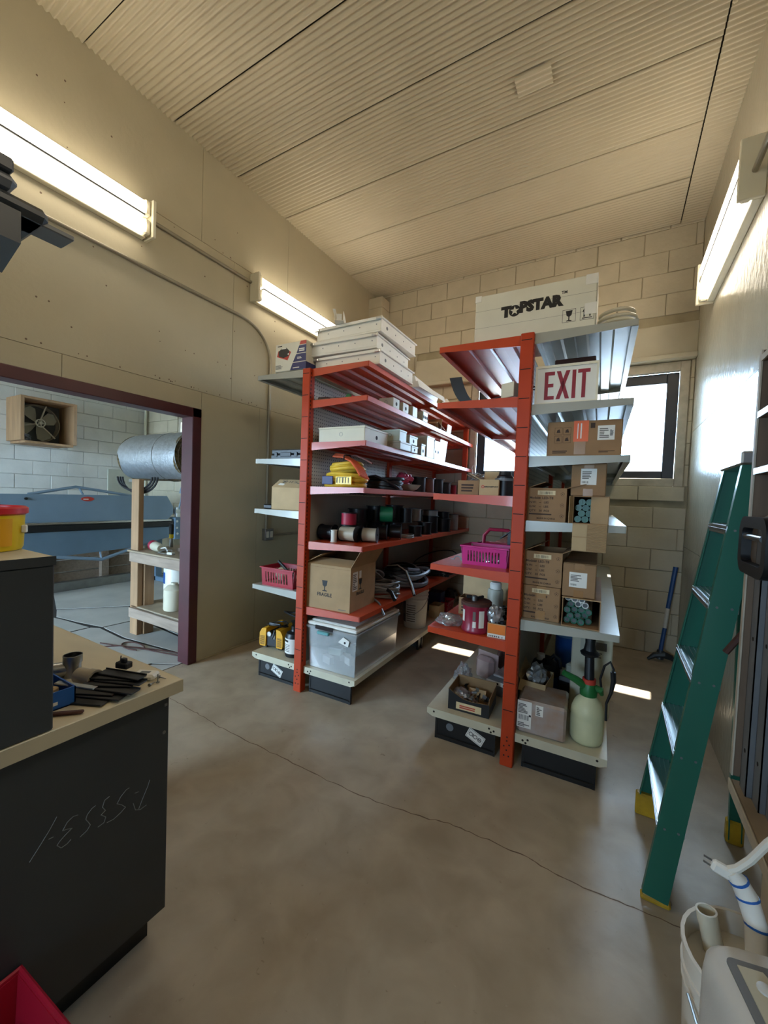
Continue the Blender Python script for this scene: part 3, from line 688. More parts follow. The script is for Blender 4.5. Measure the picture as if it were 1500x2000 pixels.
for i, (u, v, L, rz, z, lab) in enumerate([(.50, .66, .55, -.03, 0, 'white reflector channel nearest the aisle on the far half of the top shelf'), (.42, .70, .6, .02, 0, 'white reflector channel lying second from the aisle on the top shelf'),
                                      (.46, .68, .5, .05, .05, 'white reflector channel lying on top of two others'), (.33, .72, .5, 0, 0, 'white reflector channel furthest from the aisle on the top shelf')]):
    t = thing('reflector_channel', lab, 'reflector', RL(u, v, S1+z), ANG+rz, 'white reflector channels on the top shelf')
    MB().prism([(-.045, 0), (-.03, .046), (.03, .046), (.045, 0), (.042, 0), (.028, .043), (-.028, .043), (-.042, 0)], 0, L, 'y').build('channel', M['white'], t)
    MB().prism([(-.042, 0), (-.028, .043), (.028, .043), (.042, 0)], 0, .002, 'y').build('end_plate', M['white'], t)
tag(MB().blob((0, 0, .05), (.06, .16, .06), 4, .5, 3).build('paper_sack', M['card3'], None, RL(.44, 1.45, S1), (0, 0, ANG)), 'crumpled tan paper sack at the far end of the top shelf', 'sack')
# carton with printed machine, on the grey side
t = carton('white and navy printed carton with a red corner on the grey top shelf', RL(-.172, .0, L1), ANG, .285, .17, .198, M['whitecard'], 'printed_carton', tape=False)
y = 0
MB().prism([(.0, .0), (.112, .0), (.112, .05), (.018, .05)], y-.0006, y, 'y').build('print', M['navy'], t)
MB().prism([(.02, .056), (.112, .056), (.112, .108), (.042, .108)], y-.0006, y, 'y').build('print', M['navy'], t)
MB().prism([(.044, .114), (.112, .114), (.112, .166), (.062, .166)], y-.0006, y, 'y').build('print', M['navy'], t)
MB().prism([(.064, .171), (.112, .171), (.112, .196), (.072, .196)], y-.0006, y, 'y').build('print', M['redp'], t)
B(.113, .1132, 0, .17, .0, .05).build('print', M['navy'], t)
mp = MB().prism([(-.100, .11), (-.02, .075), (.004, .13), (-.02, .15), (-.09, .15)], y-.0006, y, 'y').build('picture', M['redp'], t)
MB().prism([(-.085, .11), (-.05, .095), (-.015, .105), (-.008, .14), (-.03, .165), (-.065, .165), (-.088, .145)], y-.0012, y-.0006, 'y').build('picture_machine', M['blackp'], mp)
MB().prism([(-.068, .158), (-.03, .158), (-.034, .165), (-.062, .165)], y-.0017, y-.0012, 'y').build('picture_badge', M['label'], mp)
MB().cyl((-.014, -.0018, .118), (-.014, -.0012, .118), .006, n=12).build('picture_dial', M['label'], mp)
bars(t, M['ink'], -.095, -.04, .178, .188, y, 1, 3); bars(t, M['fadedink'], -.108, -.03, .02, .05, y, 5, 4); bars(t, M['label'], .062, .105, .125, .15, y-.0006, 2, 6); bars(t, M['label'], .05, .1, .075, .09, y-.0006, 2, 7); bars(t, M['label'], .02, .1, .012, .022, y-.0006, 1, 8)

for ch in t.children_recursive:
    if ch.name.split('.')[0] not in ('body',): ch.data.transform(Matrix.Diagonal((1.263, 1, 1, 1)))

# second shelf
t = thing('pipe_elbow', 'grey metal conduit elbow at the near end of the second shelf', 'pipe fitting', RL(.10, .10, S2), ANG+.4)
MB().tube([(-.07, .0, .02), (-.02, .0, .022), (.02, .02, .024), (.04, .06, .03)], .019, 10).build('bend', M['steel'], t); MB().pipe((.035, .05, .028), (.05, .085, .036), .025, .019, 14).build('collar', M['steel'], t)
tag(MB().tube([(0, 0, .012), (.12, .03, .012)], .012, 8).build('pipe_nipple', M['steel'], None, RL(.05, .05, S2), (0, 0, ANG)), 'short dark pipe lying beside the upright on the second shelf', 'pipe')
t = thing('caulk_tube', 'sealant tube with a green end cap on the second shelf', 'tube', RL(.26, .12, S2), ANG-.2)
MB().cyl((0, 0, .026), (.0, .24, .026), .025, n=18).build('barrel', M['pinkbag'], t); MB().cyl((0, -.012, .026), (0, .0, .026), .027, n=18).build('end_cap', M['grn'], t); MB().cyl((0, .24, .026), (0, .29, .026), .01, .004, n=10).build('nozzle', M['label'], t)
for (u, v, w_, d_, h_, m, k, lab) in [(.42, .36, .12, .10, .075, 'bluegrey', 1, 'shallow grey junction box, nearest of the boxes on the second shelf'), (.43, .52, .10, .10, .075, 'bluegrey', 1, 'square grey junction box, second along the second shelf'),
                                (.44, .70, .08, .09, .085, 'greygreen', 0, 'pale green junction box on the second shelf'), (.43, .90, .11, .10, .085, 'greygreen', 3, 'switch box with three holes on the second shelf')]:
    panel_box(lab, RL(u, v, S2), ANG, w_, d_, h_, M[m], 'small boxes on the second shelf', knock=k, lid=False)
t = carton('open brown carton with raised flaps at the far end of the second shelf', RL(.36, 1.3, S2), ANG+.2, .2, .2, .07, M['card'], open_top=True, flaps=[('F', .08, 200), ('R', .08, 230), ('B', .08, 120)])
tag(B(-.06, .06, 0, .008, 0, .11, .002).build('metal_plate', M['greygreen'], None, RL(.42, 1.72, S2), (.12, 0, ANG+PI/2)), 'pale metal cover plate leaning at the far end of the second shelf', 'plate')
# third shelf
panel_box('wide beige metal enclosure with a lid on the third shelf', RL(.265, .03, S3), ANG, .37, .32, .103, M['cream'], knock=1, name='enclosure')
for (u, v, w_, d_, h_, z, m, k, lab) in [(.42, .46, .16, .19, .062, 0, 'bluegrey', 0, 'low grey box under two others on the third shelf'), (.44, .66, .12, .12, .055, 0, 'greygreen', 1, 'low pale box behind the grey one on the third shelf'),
                                      (.41, .46, .16, .12, .085, .0625, 'greygreen', 0, 'pale green box sitting on the low grey box'), (.42, .64, .14, .15, .07, .0625, 'bluegrey', 1, 'grey box sitting on the low pale box'),
                                      (.43, .90, .10, .08, .10, 0, 'bluegrey', 1, 'narrow grey box standing before the tall white boxes'), (.39, 1.02, .18, .17, .185, 0, 'cream', 0, 'tall white metal box, nearer of two on the third shelf'),
                                      (.40, 1.20, .16, .13, .17, 0, 'white', 2, 'tall white metal box, farther of two on the third shelf')]:
    panel_box(lab, RL(u, v, S3+z), ANG, w_, d_, h_, M[m], 'enclosures on the third shelf', knock=k, name='enclosure')
tag(B(-.1, .1, 0, .008, 0, .22, .002).build('metal_sheet', M['bluegrey'], None, RL(.42, 1.55, S3), (.1, 0, ANG+PI/2)), 'pale blue-grey sheet leaning at the far end of the third shelf', 'sheet')
# fourth shelf
t = thing('strap_coil', 'yellow coil of strapping with printed wrappers on the fourth shelf', 'coil', RL(.24, .14, S4), ANG)
MB().coil((0, 0, 0), .155, .016, 5, .07, 3, .12, k=7, sq=.6).build('lower_coil', M['ropey'], t)
MB().coil((.0, .02, .10), .125, .014, 4, .05, 9, .2, k=7, sq=.7).build('upper_coil', M['ropey'], t)
for a, (x, w_) in enumerate(((-.07, .09), (.06, .13))): MB().box(x-w_/2, x+w_/2, -.119+a*.004, -.112+a*.004, .018, .075, .003).build('wrapper', [M['navy'], M['byellow']][a], t)
bars(t, M['ink'], .005, .12, .03, .065, -.1155, 5, 4, vert=True); bars(t, M['ink'], .01, .12, .066, .072, -.1155, 1, 9)
t = thing('extension_cord', 'orange flat cord bundle tied over the yellow strap coil', 'cord', RL(.30, .10, S4+.145), ANG-.15)
b = MB()
for k in range(6):
    o_ = (k-2.5)*.014; b.tube([(-.17, .02+o_*.4, .075+k*.004), (-.06, .0+o_*.3, .065+k*.003), (.05, -.02+o_*.8, .03), (.13, -.05+o_, -.02), (.19, -.07+o_*1.2, -.07-.004*k)], .007, 6)
b.build('cord', M['cordor'], t); MB().tube([(-.19, .06, .07), (-.1, .07, .085), (0, .06, .08), (.1, .04, .05), (.17, .03, .02)], .006, 6).build('dark_cord', M['wirebrn'], t)
MB().tube([(-.03, -.035, .04), (-.03, -.03, .075), (-.03, .03, .08), (-.03, .04, .045)], .005, 6).build('tie', M['blackp'], t)
t = thing('cable_coil', 'black cable coil beside the yellow strap coil', 'coil', RL(.33, .55, S4), ANG); MB().coil((0, 0, 0), .14, .011, 8, .075, 5, .14).build('cable', M['hoseb'], t); MB().tube([(-.12, -.1, .09), (0, -.15, .1), (.1, -.13, .06), (.15, -.05, .015)], .011, 7).build('tail', M['hoseb'], t)
tag(MB().lathe([(.05, 0), (.09, .02), (.12, .055), (.117, .055), (.085, .022), (0.001, .006)], (0, 0, 0), 24).build('bowl', M['bluegrey'], None, RL(.39, .83, S4), (0, 0, 0)), 'pale bowl at the front of the fourth shelf', 'bowl')
tag(MB().blob((0, 0, .05), (.07, .08, .05), 8, .55, 3).build('wire_bundle', M['pinkbag'], None, RL(.36, .84, S4+.052), (0, 0, 0)), 'pink tangled bundle of wire heaped in the pale bowl', 'wire')
for (u, v, R_, h_, mw, ax, lab) in [(.30, 1.0, .06, .13, 'wiregrey', 'z', 'grey wire spool standing behind the pale bowl'), (.38, 1.10, .075, .135, 'wireblk', 'z', 'black wire spool standing first in the row on the fourth shelf'), (.40, 1.27, .07, .135, 'wirebrn', 'z', 'brown wire spool standing in the row on the fourth shelf'),
                                (.41, 1.46, .08, .135, 'wireblk', 'z', 'large black wire spool behind the brown one on the fourth shelf'), (.41, 1.68, .08, .115, 'wireblk', 'z', 'shorter black wire spool near the far end of the fourth shelf'), (.44, 1.90, .035, .10, 'wirered', 'z', 'small red wire spool at the end of the fourth shelf')]:
    spool(lab, RL(u, v, S4), ANG, R_, R_*.85, h_, M[mw], M['blackp'], ax, 'wire spools on the fourth shelf')
# fifth shelf, two layers of reels
for (u, v, z, R_, wd_, mw, ax, rz, mf, lab) in [
    (.085, .17, 0, .058, .12, 'wireblk', 'x', 0, None, 'black reel lying by the upright on the fifth shelf'), (.185, .10, 0, .024, .085, 'wirewht', 'z', 0, 'wirewht', 'small white wire spool standing at the front of the fifth shelf'),
    (.255, .19, 0, .058, .14, 'wiretan', 'x', 0, None, 'tan wire reel lying beside the small white spool'), (.38, .27, 0, .055, .11, 'wiretan', 'x', .3, None, 'bare tan wire reel with loose turns on the fifth shelf'),
    (.235, .21, .117, .062, .09, 'wirered', 'z', 0, None, 'red wire reel lying on top of the tan one'), (.36, .47, 0, .06, .09, 'wireblk', 'x', .4, None, 'black reel below the green reel, on its left'),
    (.41, .62, 0, .06, .09, 'wireblk', 'x', .4, None, 'black reel with a pale wire end below the green reel'), (.33, .60, .121, .072, .11, 'wiregreen', 'x', .5, None, 'green wire reel on the upper layer of the fifth shelf'),
    (.30, .82, .0, .07, .12, 'wireblk', 'z', 0, None, 'black reel behind the green one on the fifth shelf'), (.38, .86, .121, .06, .12, 'wireblk', 'z', 0, None, 'dark reel, upper layer, just past the green reel'),
    (.41, 1.00, 0, .065, .09, 'wireblk', 'z', 0, None, 'black reel at the front edge with loose wire hanging'), (.36, 1.10, .121, .06, .12, 'wiregrey', 'z', 0, None, 'grey wire reel on the upper layer of the fifth shelf'),
    (.40, 1.24, 0, .07, .11, 'wireblk', 'z', 0, None, 'large black reel by the joint of the fifth shelf'), (.37, 1.45, 0, .085, .16, 'wireblk', 'z', 0, None, 'tall black reel past the joint of the fifth shelf'),
    (.37, 1.45, .161, .08, .06, 'wiregrey', 'z', 0, None, 'flat grey reel lying on the tall black one'), (.40, 1.72, 0, .09, .13, 'wireblk', 'z', 0, None, 'black reel second from the far end of the fifth shelf'), (.39, 1.98, 0, .10, .17, 'wiregrey', 'z', 0, None, 'widest grey reel at the far end of the fifth shelf'),
    (.17, .44, 0, .085, .12, 'wireblk', 'z', 0, None, 'wide black reel against the back panel behind the tan reel'), (.17, .44, .121, .085, .11, 'wireblk', 'z', 0, None, 'wide black reel stacked behind the red reel'), (.19, .66, .0, .08, .12, 'wireblk', 'z', 0, None, 'black reel against the back panel below the stacked one'), (.17, .72, .121, .085, .13, 'wireblk', 'z', 0, None, 'wide black reel stacked behind the green reel'),
    (.20, 1.0, 0, .09, .12, 'wireblk', 'z', 0, None, 'big black reel behind the loose wire reel'), (.20, 1.0, .121, .09, .14, 'wireblk', 'z', 0, None, 'tallest stacked black reel of the fifth shelf'), (.30, 1.25, .121, .075, .10, 'wireblk', 'z', 0, None, 'black reel stacked over the joint of the fifth shelf'), (.40, 1.72, .131, .07, .07, 'wireblk', 'z', 0, None, 'flat dark reel lying on the second reel from the far end')]:
    spool(lab, RL(u, v, S5+z), ANG+rz, R_, R_*.88, wd_, M[mw], M[mf] if mf else None, ax, 'wire reels on the fifth shelf')
tag(MB().coil((0, 0, 0), .06, .004, 5, .02, 7, .2).build('wire_coil', M['wiregrey'], None, RL(.43, .80, S5), (0, 0, 0)), 'small loose coil of pale wire at the edge of the fifth shelf', 'coil')
# sixth shelf
t = carton('large cardboard carton marked FRAGILE on the lowest orange shelf', RL(.195, .02, S6), ANG+.05, .375, .37, .305, M['card'], name='fragile_carton', open_top=True, flaps=[('F', .10, 22), ('L', .16, 28), ('R', .16, 120), ('B', .1, 75)])
glass_icon(t, M['ink'], -.015, .125, .075, 0); text('FRAGILE', .034, M['ink'], t, (-.015, -.001, .10), sx=.95, bold=.0006)
glass_icon(t, M['ink'], .14, .14, .075, .1875, 'x'); text('FRAGILE', .03, M['ink'], t, (.1882, .14, .115), RIGHT, bold=.0006)
B(.1876, .188, .03, .10, .14, .27).build('label', M['label'], t); bars(t, M['fadedink'], .035, .09, .15, .26, .188, 9, 2, 'x'); B(.1876, .188, .12, .15, .22, .27).build('label', M['label'], t)
bars(t, M['fadedink'], .10, .16, .012, .02, 0, 1, 2)
MB().box(-.188, .188, -.0008, 0, .288, .2895).build('crease', M['cardin'], t)
t = thing('cable_coil', 'grey armoured cable coil standing beside the FRAGILE carton', 'coil', RL(.32, .60, S6), ANG)
MB().coil((0, 0, 0), .15, .008, 9, .11, 12, .3, sq=.8).build('cable', M['wiregrey'], t)
b = MB()
for k in range(4): b.tube([(-.10+.03*math.cos(i*.5)+.1*math.sin(i*.26)+k*.008, -.02+.10*math.cos(i*.52), .12+.10*math.sin(i*.30)) for i in range(11)], .006, 6)
b.build('loose_turns', M['wiregrey'], t)
MB().tube([(.1, -.1, .08), (.15, -.13, .07), (.20, -.17, .03)], [.014, .015, .016], 8).build('plug_end', M['blackp'], t)
MB().tube([(-.12, -.10, .012), (.02, -.17, .012), (.10, -.23, .006), (.165, -.30, -.02), (.2, -.33, -.045)], .008, 7).build('hanging_tail', M['hoseg'], t)
t = thing('flexible_conduit', 'heap of grey flexible conduit coiled on the lowest orange shelf', 'coil', RL(.28, 1.12, S6), ANG)
MB().coil((0, 0, 0), .19, .016, 6, .13, 21, .3, sq=1.2).build('grey_coil', M['hoseg'], t); MB().coil((-.05, -.02, .02), .17, .013, 5, .12, 25, .3, sq=1.3).build('dark_coil', M['hoseb'], t)
MB().tube([(-.1, -.18, .17), (.0, -.16, .185), (.1, -.20, .15), (.2, -.30, .06), (.255, -.37, .005)], .013, 8).build('striped_tail', M['hoseb'], t)
MB().tube([(-.1, -.188, .180), (.0, -.168, .195), (.1, -.208, .160), (.2, -.308, .070), (.255, -.378, .015)], .006, 6).build('stripe', M['wirewht'], t)
t = thing('cable_loop', 'wide loop of thin black cable at the far end of the lowest orange shelf', 'coil', RL(.26, 1.85, S6), ANG); MB().coil((0, 0, 0), .24, .006, 5, .06, 31, .12, sq=1.1).build('cable', M['hoseb'], t)
MB().tube([(.24*math.cos(a), .05+.24*math.sin(a)*.9, .12+.10*math.sin(a+.5)) for a in [i*.3 for i in range(21)]], .006, 6, True).build('raised_loop', M['hoseb'], t)
t = thing('hose_bundle', 'black wrapped bundle sticking out past the end of the lowest orange shelf', 'hose', RL(.40, 1.58, S6), ANG-.6)
b = MB()
for k in range(4): b.tube([(-.2, .02*k-.03, .02+.012*k), (0, .018*k-.03, .035+.01*k), (.13+.02*k, .015*k-.03, .05)], .014, 7)
b.build('hoses', M['hoseb'], t); MB().cyl((.12, 0, .05), (.165, 0, .052), .018, .012, 10).build('tip', M['wiregrey'], t)

# base deck, left rack aisle side
t = thing('storage_tote', 'clear plastic storage tote with a white lid on the base of the left rack', 'tote', RL(.25, .035, BD), ANG)
W2, D2, H2 = .185, .60, .30
b = MB()
def taper(b, x0, x1, y0, y1, z0, z1, f, th):
    P = [(x0, y0), (x1, y0), (x1, y1), (x0, y1)]; c = ((x0+x1)/2, (y0+y1)/2); vs = []; n = 4
    def rr(z, inset): k = f*(z-z0)/(z1-z0); return [(x+math.copysign(k-inset, x-c[0]), y+math.copysign(k-inset, y-c[1]), z) for x, y in P]
    vs = rr(z0, 0)+rr(z1, 0)+rr(z1, th)+rr(z0+th, th)
    fs = [(3, 2, 1, 0)]+[(i, (i+1) % 4, 4+(i+1) % 4, 4+i) for i in range(4)]+[(4+i, 4+(i+1) % 4, 8+(i+1) % 4, 8+i) for i in range(4)]+[(8+i, 8+(i+1) % 4, 12+(i+1) % 4, 12+i) for i in range(4)]+[(12, 13, 14, 15)]
    return b.add(vs, fs)
taper(b, -W2, W2, .0, D2, 0, H2, .016, .003).build('tub', M['tote'], t)
MB().box(-W2-.028, W2+.028, -.028, D2+.028, H2-.018, H2, .004).build('rim', M['tote'], t)
ld = MB().box(-W2-.022, W2+.022, -.022, D2+.022, H2+.002, H2+.028, .008).box(-W2, W2, .0, D2, H2+.026, H2+.042, .008).build('lid', M['white'], t)
MB().box(-.13, .02, -.03, -.024, H2-.016, H2+.012, .003).build('gap', M['dark'], ld)
MB().box(-.105, -.005, -.046, -.026, H2-.045, H2-.022, .006).build('latch', M['teal'], t)
MB().prism([(.06, H2-.075), (.14, H2-.095), (.15, H2-.055), (.10, H2-.035)], -.022, -.018, 'y').build('tag_card', M['label'], t); MB().cyl((.115, -.0235, H2-.07), (.115, -.022, H2-.07), .008, n=12).build('tag_mark', M['ink'], t)
r = random.Random(8)
for i in range(11):
    s = r.uniform(.06, .1); x_, y_ = r.uniform(-.12, .12), .05+.047*i
    t2 = thing('fitting_box', 'small white fitting box inside the clear storage tote', 'box', RL(.25+x_, .035+y_, BD+.005+(.0 if i % 2 else .055)), ANG+r.uniform(-.6, .6), 'small boxes inside the clear tote')
    B(-s/2, s/2, -.02, .02, 0, .05, .002).build('body', M[['label', 'label', 'greygreen'][i % 3]], t2); B(-s/2-.001, s/2+.001, -.021, .021, .04, .053, .002).build('lid', M['label'], t2)
def pail(label, loc, rz, R_, h, m, name='bucket', lab=True, thick=.003, ribs=True, group=None, inner=None):
    t = thing(name, label, 'bucket', loc, rz, group); rb = R_*.88
    prof = [(.001, 0), (rb, 0), (rb+.002, .006)]
    if ribs: prof += [(rb+(R_-rb)*.75, h*.72), (R_+.004, h*.74), (R_+.004, h*.76), (R_*.99, h*.77), (R_*.99, h*.83), (R_+.005, h*.84), (R_+.005, h*.86), (R_, h*.87), (R_, h*.93), (R_+.006, h*.94), (R_+.006, h)]
    else: prof += [(R_, h-.01), (R_+.005, h-.008), (R_+.005, h)]
    prof += [(R_-thick, h), (rb-thick, .006), (.001, .006)]
    MB().lathe(prof, (0, 0, 0), 32).build('body', m, t)
    b = MB().tube([(math.cos(a)*(R_+.012), -abs(math.sin(a))*.02-math.sin(a)*R_*.95-.01, h*.80-math.sin(a)*h*.42) for a in [PI*i/16 for i in range(17)]], .003, 6).build('bail', M['steel'], t)
    return t
t = pail('white plastic bucket with a printed label behind the clear tote', RL(.315, 1.30, BD), ANG, .118, .36, M['bucket'])
def wraplabel(t, R0, R1, z0, z1, a0, a1, m, name='label', eps=.0012):
    b = MB(); n = 12; vs = []; fs = []
    for i in range(n+1):
        a = a0+(a1-a0)*i/n
        for (r_, z_) in ((R0+eps, z0), (R1+eps, z1)): vs.append((r_*math.cos(a), r_*math.sin(a), z_))
        if i: fs.append((2*i-2, 2*i, 2*i+1, 2*i-1))
    return b.add(vs, fs).build(name, m, t)
D = math.radians
wraplabel(t, .107, .113, .05, .245, D(-150), D(-60), M['label']); wraplabel(t, .107, .113, .05, .245, D(-150), D(-118), M['acg'], eps=.002)
for k in range(8): wraplabel(t, .108+.0006*k, .1083+.0006*k, .065+.021*k, .072+.021*k, D(-112), D(-66), M['fadedink'], 'print', .0022)
t = carton('open yellow-tan carton on the base deck behind the bucket', RL(.385, 1.62, BD), ANG, .11, .16, .13, M['card3'], open_top=True)
t2 = tag(B(-.03, .03, 0, .05, 0, .06, .004).build('battery_pack', M['blackp'], None, RL(.40, 1.70, BD+.006), (0, 0, ANG)), 'black pack standing in the yellow-tan carton', 'battery')
t = carton('dark blue carton on the base deck behind the white bucket', RL(.30, 1.84, BD), ANG, .14, .14, .21, M['navy'], tape=False, name='blue_carton'); MB().box(-.072, .072, -.002, .142, .18, .212, .002).build('lid', M['navy'], t); t.name = 'blue_carton'
basket('red plastic bin at the far end of the left base deck', RL(.385, 1.98, BD), ANG, .10, .2, .11, M['red'], 'plastic_bin', 'bin', 5)
tag(MB().blob((0, 0, .09), (.08, .12, .09), 5, .4, 3).build('tool_bag', M['blackp'], None, RL(.34, 2.24, BD), (0, 0, 0)), 'black soft tool bag at the far end of the left base deck', 'bag')

# ------------------------------------------------------------------ left rack, doorway side
t = thing('tool_case', 'flat dark grey tool case on the second grey shelf of the left rack', 'case', RL(-.215, .03, L2), ANG)
MB().box(-.145, .145, 0, .25, 0, .032, .006).build('base', M['char'], t); MB().box(-.143, .143, .002, .25, .034, .072, .008).build('lid', M['char'], t)
MB().box(-.05, .05, -.006, .0, .018, .048, .004).build('handle', M['blackp'], t)
for e in (-1, 1): MB().box(e*.095-.014, e*.095+.014, -.005, 0, .016, .05, .002).build('latch', M['blackp'], t)
t = carton('plain cardboard carton with pen marks on the third grey shelf of the left rack', RL(-.215, .06, L3), ANG+.04, .305, .27, .17, M['card3'], name='marked_carton', tape=False)
MB().add([(-.152, 0, .168), (.152, 0, .168), (.152, .07, .228), (-.135, .07, .228), (-.152, .004, .168), (.152, .004, .168), (.152, .074, .228), (-.135, .074, .228)], [(0,1,2,3),(7,6,5,4),(0,4,5,1),(1,5,6,2),(2,6,7,3),(3,7,4,0)]).build('flap', M['card3'], t)
pen = MB()
def fl2(x, s): return (x, -.001+.07*s, .168+.06*s+.0012)
for st in [[(-.09, .85), (-.06, .75), (-.075, .55), (-.05, .45)], [(-.05, .9), (-.085, .6)], [(-.06, .6), (-.04, .75)], [(-.02, .6), (-.015, .8)], [(.0, .58), (.006, .8)], [(.03, .55), (.05, .6), (.045, .7), (.03, .72)], [(.06, .5), (.085, .5), (.08, .65)], [(.10, .3), (.125, .6)]]:
    pen.tube([fl2(*p) for p in st], .0018, 5)
pen.build('pen_marks', M['fadedink'], t); MB().add([fl2(-.11, .28), fl2(-.055, .22), fl2(-.05, .45), fl2(-.10, .5)], [(0, 1, 2, 3)]).build('label', M['label'], t)
t = thing('power_adapter', 'small black adapter beside the marked cardboard carton', 'adapter', RL(-.42, .07, L3), ANG)
MB().box(-.045, .045, 0, .1, 0, .036, .008).build('body', M['blackp'], t); MB().box(-.06, -.045, .02, .07, .024, .034, .003).build('tab', M['blackp'], t)
basket('red slotted plastic basket on the lowest grey shelf of the left rack', RL(-.262, .13, L4), ANG, .30, .20, .135, M['red'], slots=9)
tag(MB().lathe([(.001, .0), (.04, .008), (.058, .04), (.05, .075), (.03, .093), (.001, .1)], (0, 0, 0), 22).build('float_ball', M['pvc'], None, RL(-.29, .12, L4+.034), (0, 0, 0)), 'cream rounded cap lying in the red basket', 'cap')
tag(MB().tube([(-.10, .0, .16), (.05, .0, .055), (.08, 0, .03)], .011, 8).build('black_pipe', M['blackp'], None, RL(-.22, .10, L4+.02), (0, 0, ANG)), 'black pipe sticking up out of the red basket', 'pipe')
for k in range(4):
    tag(MB().tube([(0, -.07, .012), (0, .07, .016)], .011, 8).build('pvc_stub', M['wirewht'], None, RL(-.36+.035*k, .12, L4+.004+.0), (0, 0, ANG+.2*(k-1.5))), 'white pipe stub lying inside the red basket', 'pipe', 'pipe stubs in the red basket')
t = thing('recovery_pump', 'yellow and black pump unit with a gauge on the left base deck', 'pump', RL(-.375, .10, BD), ANG+.12)
MB().box(-.055, .055, .012, .22, .012, .125, .01).build('core', M['blackp'], t)
for e in (-1, 1):
    pr = [(e*.05, .018), (e*.102, .018), (e*.108, .04), (e*.106, .12), (e*.085, .155), (e*.045, .162), (e*.048, .13)]
    s = MB().prism(pr, 0, .23, 'y').build('side_shell', M['yellow'], t)
    vb = MB()
    for k in range(9): vb.box(e*.058, e*.1, -.0012, .001, .03+k*.008, .0335+k*.008)
    vb.build('louvres', M['brownp'], s)
for e in (-1, 1): MB().box(e*.07-.02, e*.07+.02, .02, .2, 0, .02, .004).build('foot', M['blackp'], t)
gz = MB().cyl((-.018, .002, .118), (-.018, .014, .118), .017, n=18).build('gauge', M['label'], t); MB().pipe((-.018, -.001, .118), (-.018, .013, .118), .0195, .017, 18).build('gauge_ring', M['steel'], gz)
MB().cyl((.03, -.006, .10), (.03, .015, .10), .008, n=10).box(.02, .04, -.004, .01, .085, .112, .003).build('valve', M['steel'], t)
MB().tube([(-.05, .05, .165), (-.05, .05, .185), (.05, .05, .185), (.05, .05, .165)], .008, 8).build('handle', M['blackp'], t)
MB().tube([(.09*math.cos(i*.55)-.0, .08+.06*math.sin(i*.55), .175+.012*math.sin(i*.9)) for i in range(14)]+[(.03, .0, .15), (.02, -.012, .09)], .006, 7).build('hose', M['blackp'], t)
t = thing('chemical_jug', 'dark jug with a white label on the left base deck beside the upright', 'jug', RL(-.155, .12, BD), ANG)
MB().lathe([(.001, 0), (.066, 0), (.070, .012), (.070, .15), (.06, .172), (.03, .185), (.025, .2), (.001, .2)], (0, 0, 0), 26).build('body', M['blackp'], t); MB().cyl((0, 0, .198), (0, 0, .222), .027, n=18).build('cap', M['blackp'], t)
wraplabel(t, .070, .070, .03, .14, D(-170), D(-30), M['label']); wraplabel(t, .0705, .0705, .115, .13, D(-150), D(-90), M['ink'], 'print'); 
for k in range(5): wraplabel(t, .0705, .0705, .045+.012*k, .050+.012*k, D(-150), D(-80), M['fadedink'], 'print')
t = thing('cable_bag', 'black bag with coiled hose behind the yellow pump', 'bag', RL(-.20, .36, BD), ANG)
MB().blob((0, 0, .12), (.15, .13, .125), 3, .35, 3).build('bag', M['blackp'], t); MB().tube([(-.12+.11*math.cos(i*.5), -.04+.05*math.sin(i*.5), .235+.01*math.sin(i)) for i in range(14)], .008, 7).build('hose', M['blackp'], t)

# ------------------------------------------------------------------ right rack
t = thing('long_carton', 'long white TOPSTAR carton lying on top of the right rack', 'box', RR(.0, .06, G1), ANG)
MB().box(-.302, .302, 0, .30, 0, .272, .004).build('body', M['whitecard'], t)
tx = text('T', .072, M['ink'], t, (-.132, -.0002, .158), bold=.0058, sx=1.05)
tx2 = text('PSTAR', .072, M['ink'], t, (.040, -.0002, .170), bold=.0058, sx=1.0); text('TM', .02, M['ink'], t, (.155, -.0002, .208), bold=.0006)
b = MB().cyl((-.088, -.0008, .160), (-.088, 0, .160), .030, n=28).build('letter', M['ink'], t)
st = [(-.088+(.024 if k % 2 == 0 else .0095)*math.sin(k*PI/5), .160+(.024 if k % 2 == 0 else .0095)*math.cos(k*PI/5)) for k in range(10)]
MB().prism(st, -.0014, -.0008, 'y').build('star', M['whitecard'], b)
for x0 in (.150, .232):
    fm = MB()
    for a in [(x0, x0+.062, .055, .0565), (x0, x0+.062, .1165, .118), (x0, x0+.0015, .055, .118), (x0+.0605, x0+.062, .055, .118)]: fm.box(a[0], a[1], -.0007, 0, a[2], a[3])
    fm.build('mark_frame', M['ink'], t)
glass_icon(t, M['ink'], .181, .060, .052, 0)
bb = MB().prism([(.247, .07), (.253, .07), (.253, .095), (.259, .095), (.250, .112), (.241, .095), (.247, .095)], -.0007, 0, 'y').prism([(.273, .07), (.279, .07), (.279, .095), (.285, .095), (.276, .112), (.267, .095), (.273, .095)], -.0007, 0, 'y').box(.241, .285, -.0007, 0, .062, .066).build('arrow_mark', M['ink'], t)
for a in [(.250, .304, .225, .274), (.25, .304, .08, .135), (-.304, -.27, .24, .274)]: MB().box(a[0], a[1], -.0012, .05, a[2], a[3], .0005).build('tape', M['label'], t)
B(.3025, .3035, -.0005, .06, .01, .272).build('tape', M['plasticbag'], t)
MB().box(-.302, .302, -.0005, 0, .095, .0958).box(-.302, .302, -.0005, 0, .187, .1878).build('crease', M['fadedink'], t)
for k in range(2):
    tt = tag(B(-.275, .285, .04+.03*k, .055+.03*k, .0, .012, .002).build('foam_board', M['white'], None, RR(.0, .06, G1+.273+.0125*k), (0, 0, ANG+.01*k)), ['white foam strip lying along the top of the TOPSTAR carton', 'upper white foam strip on the TOPSTAR carton'][k], 'foam strip')
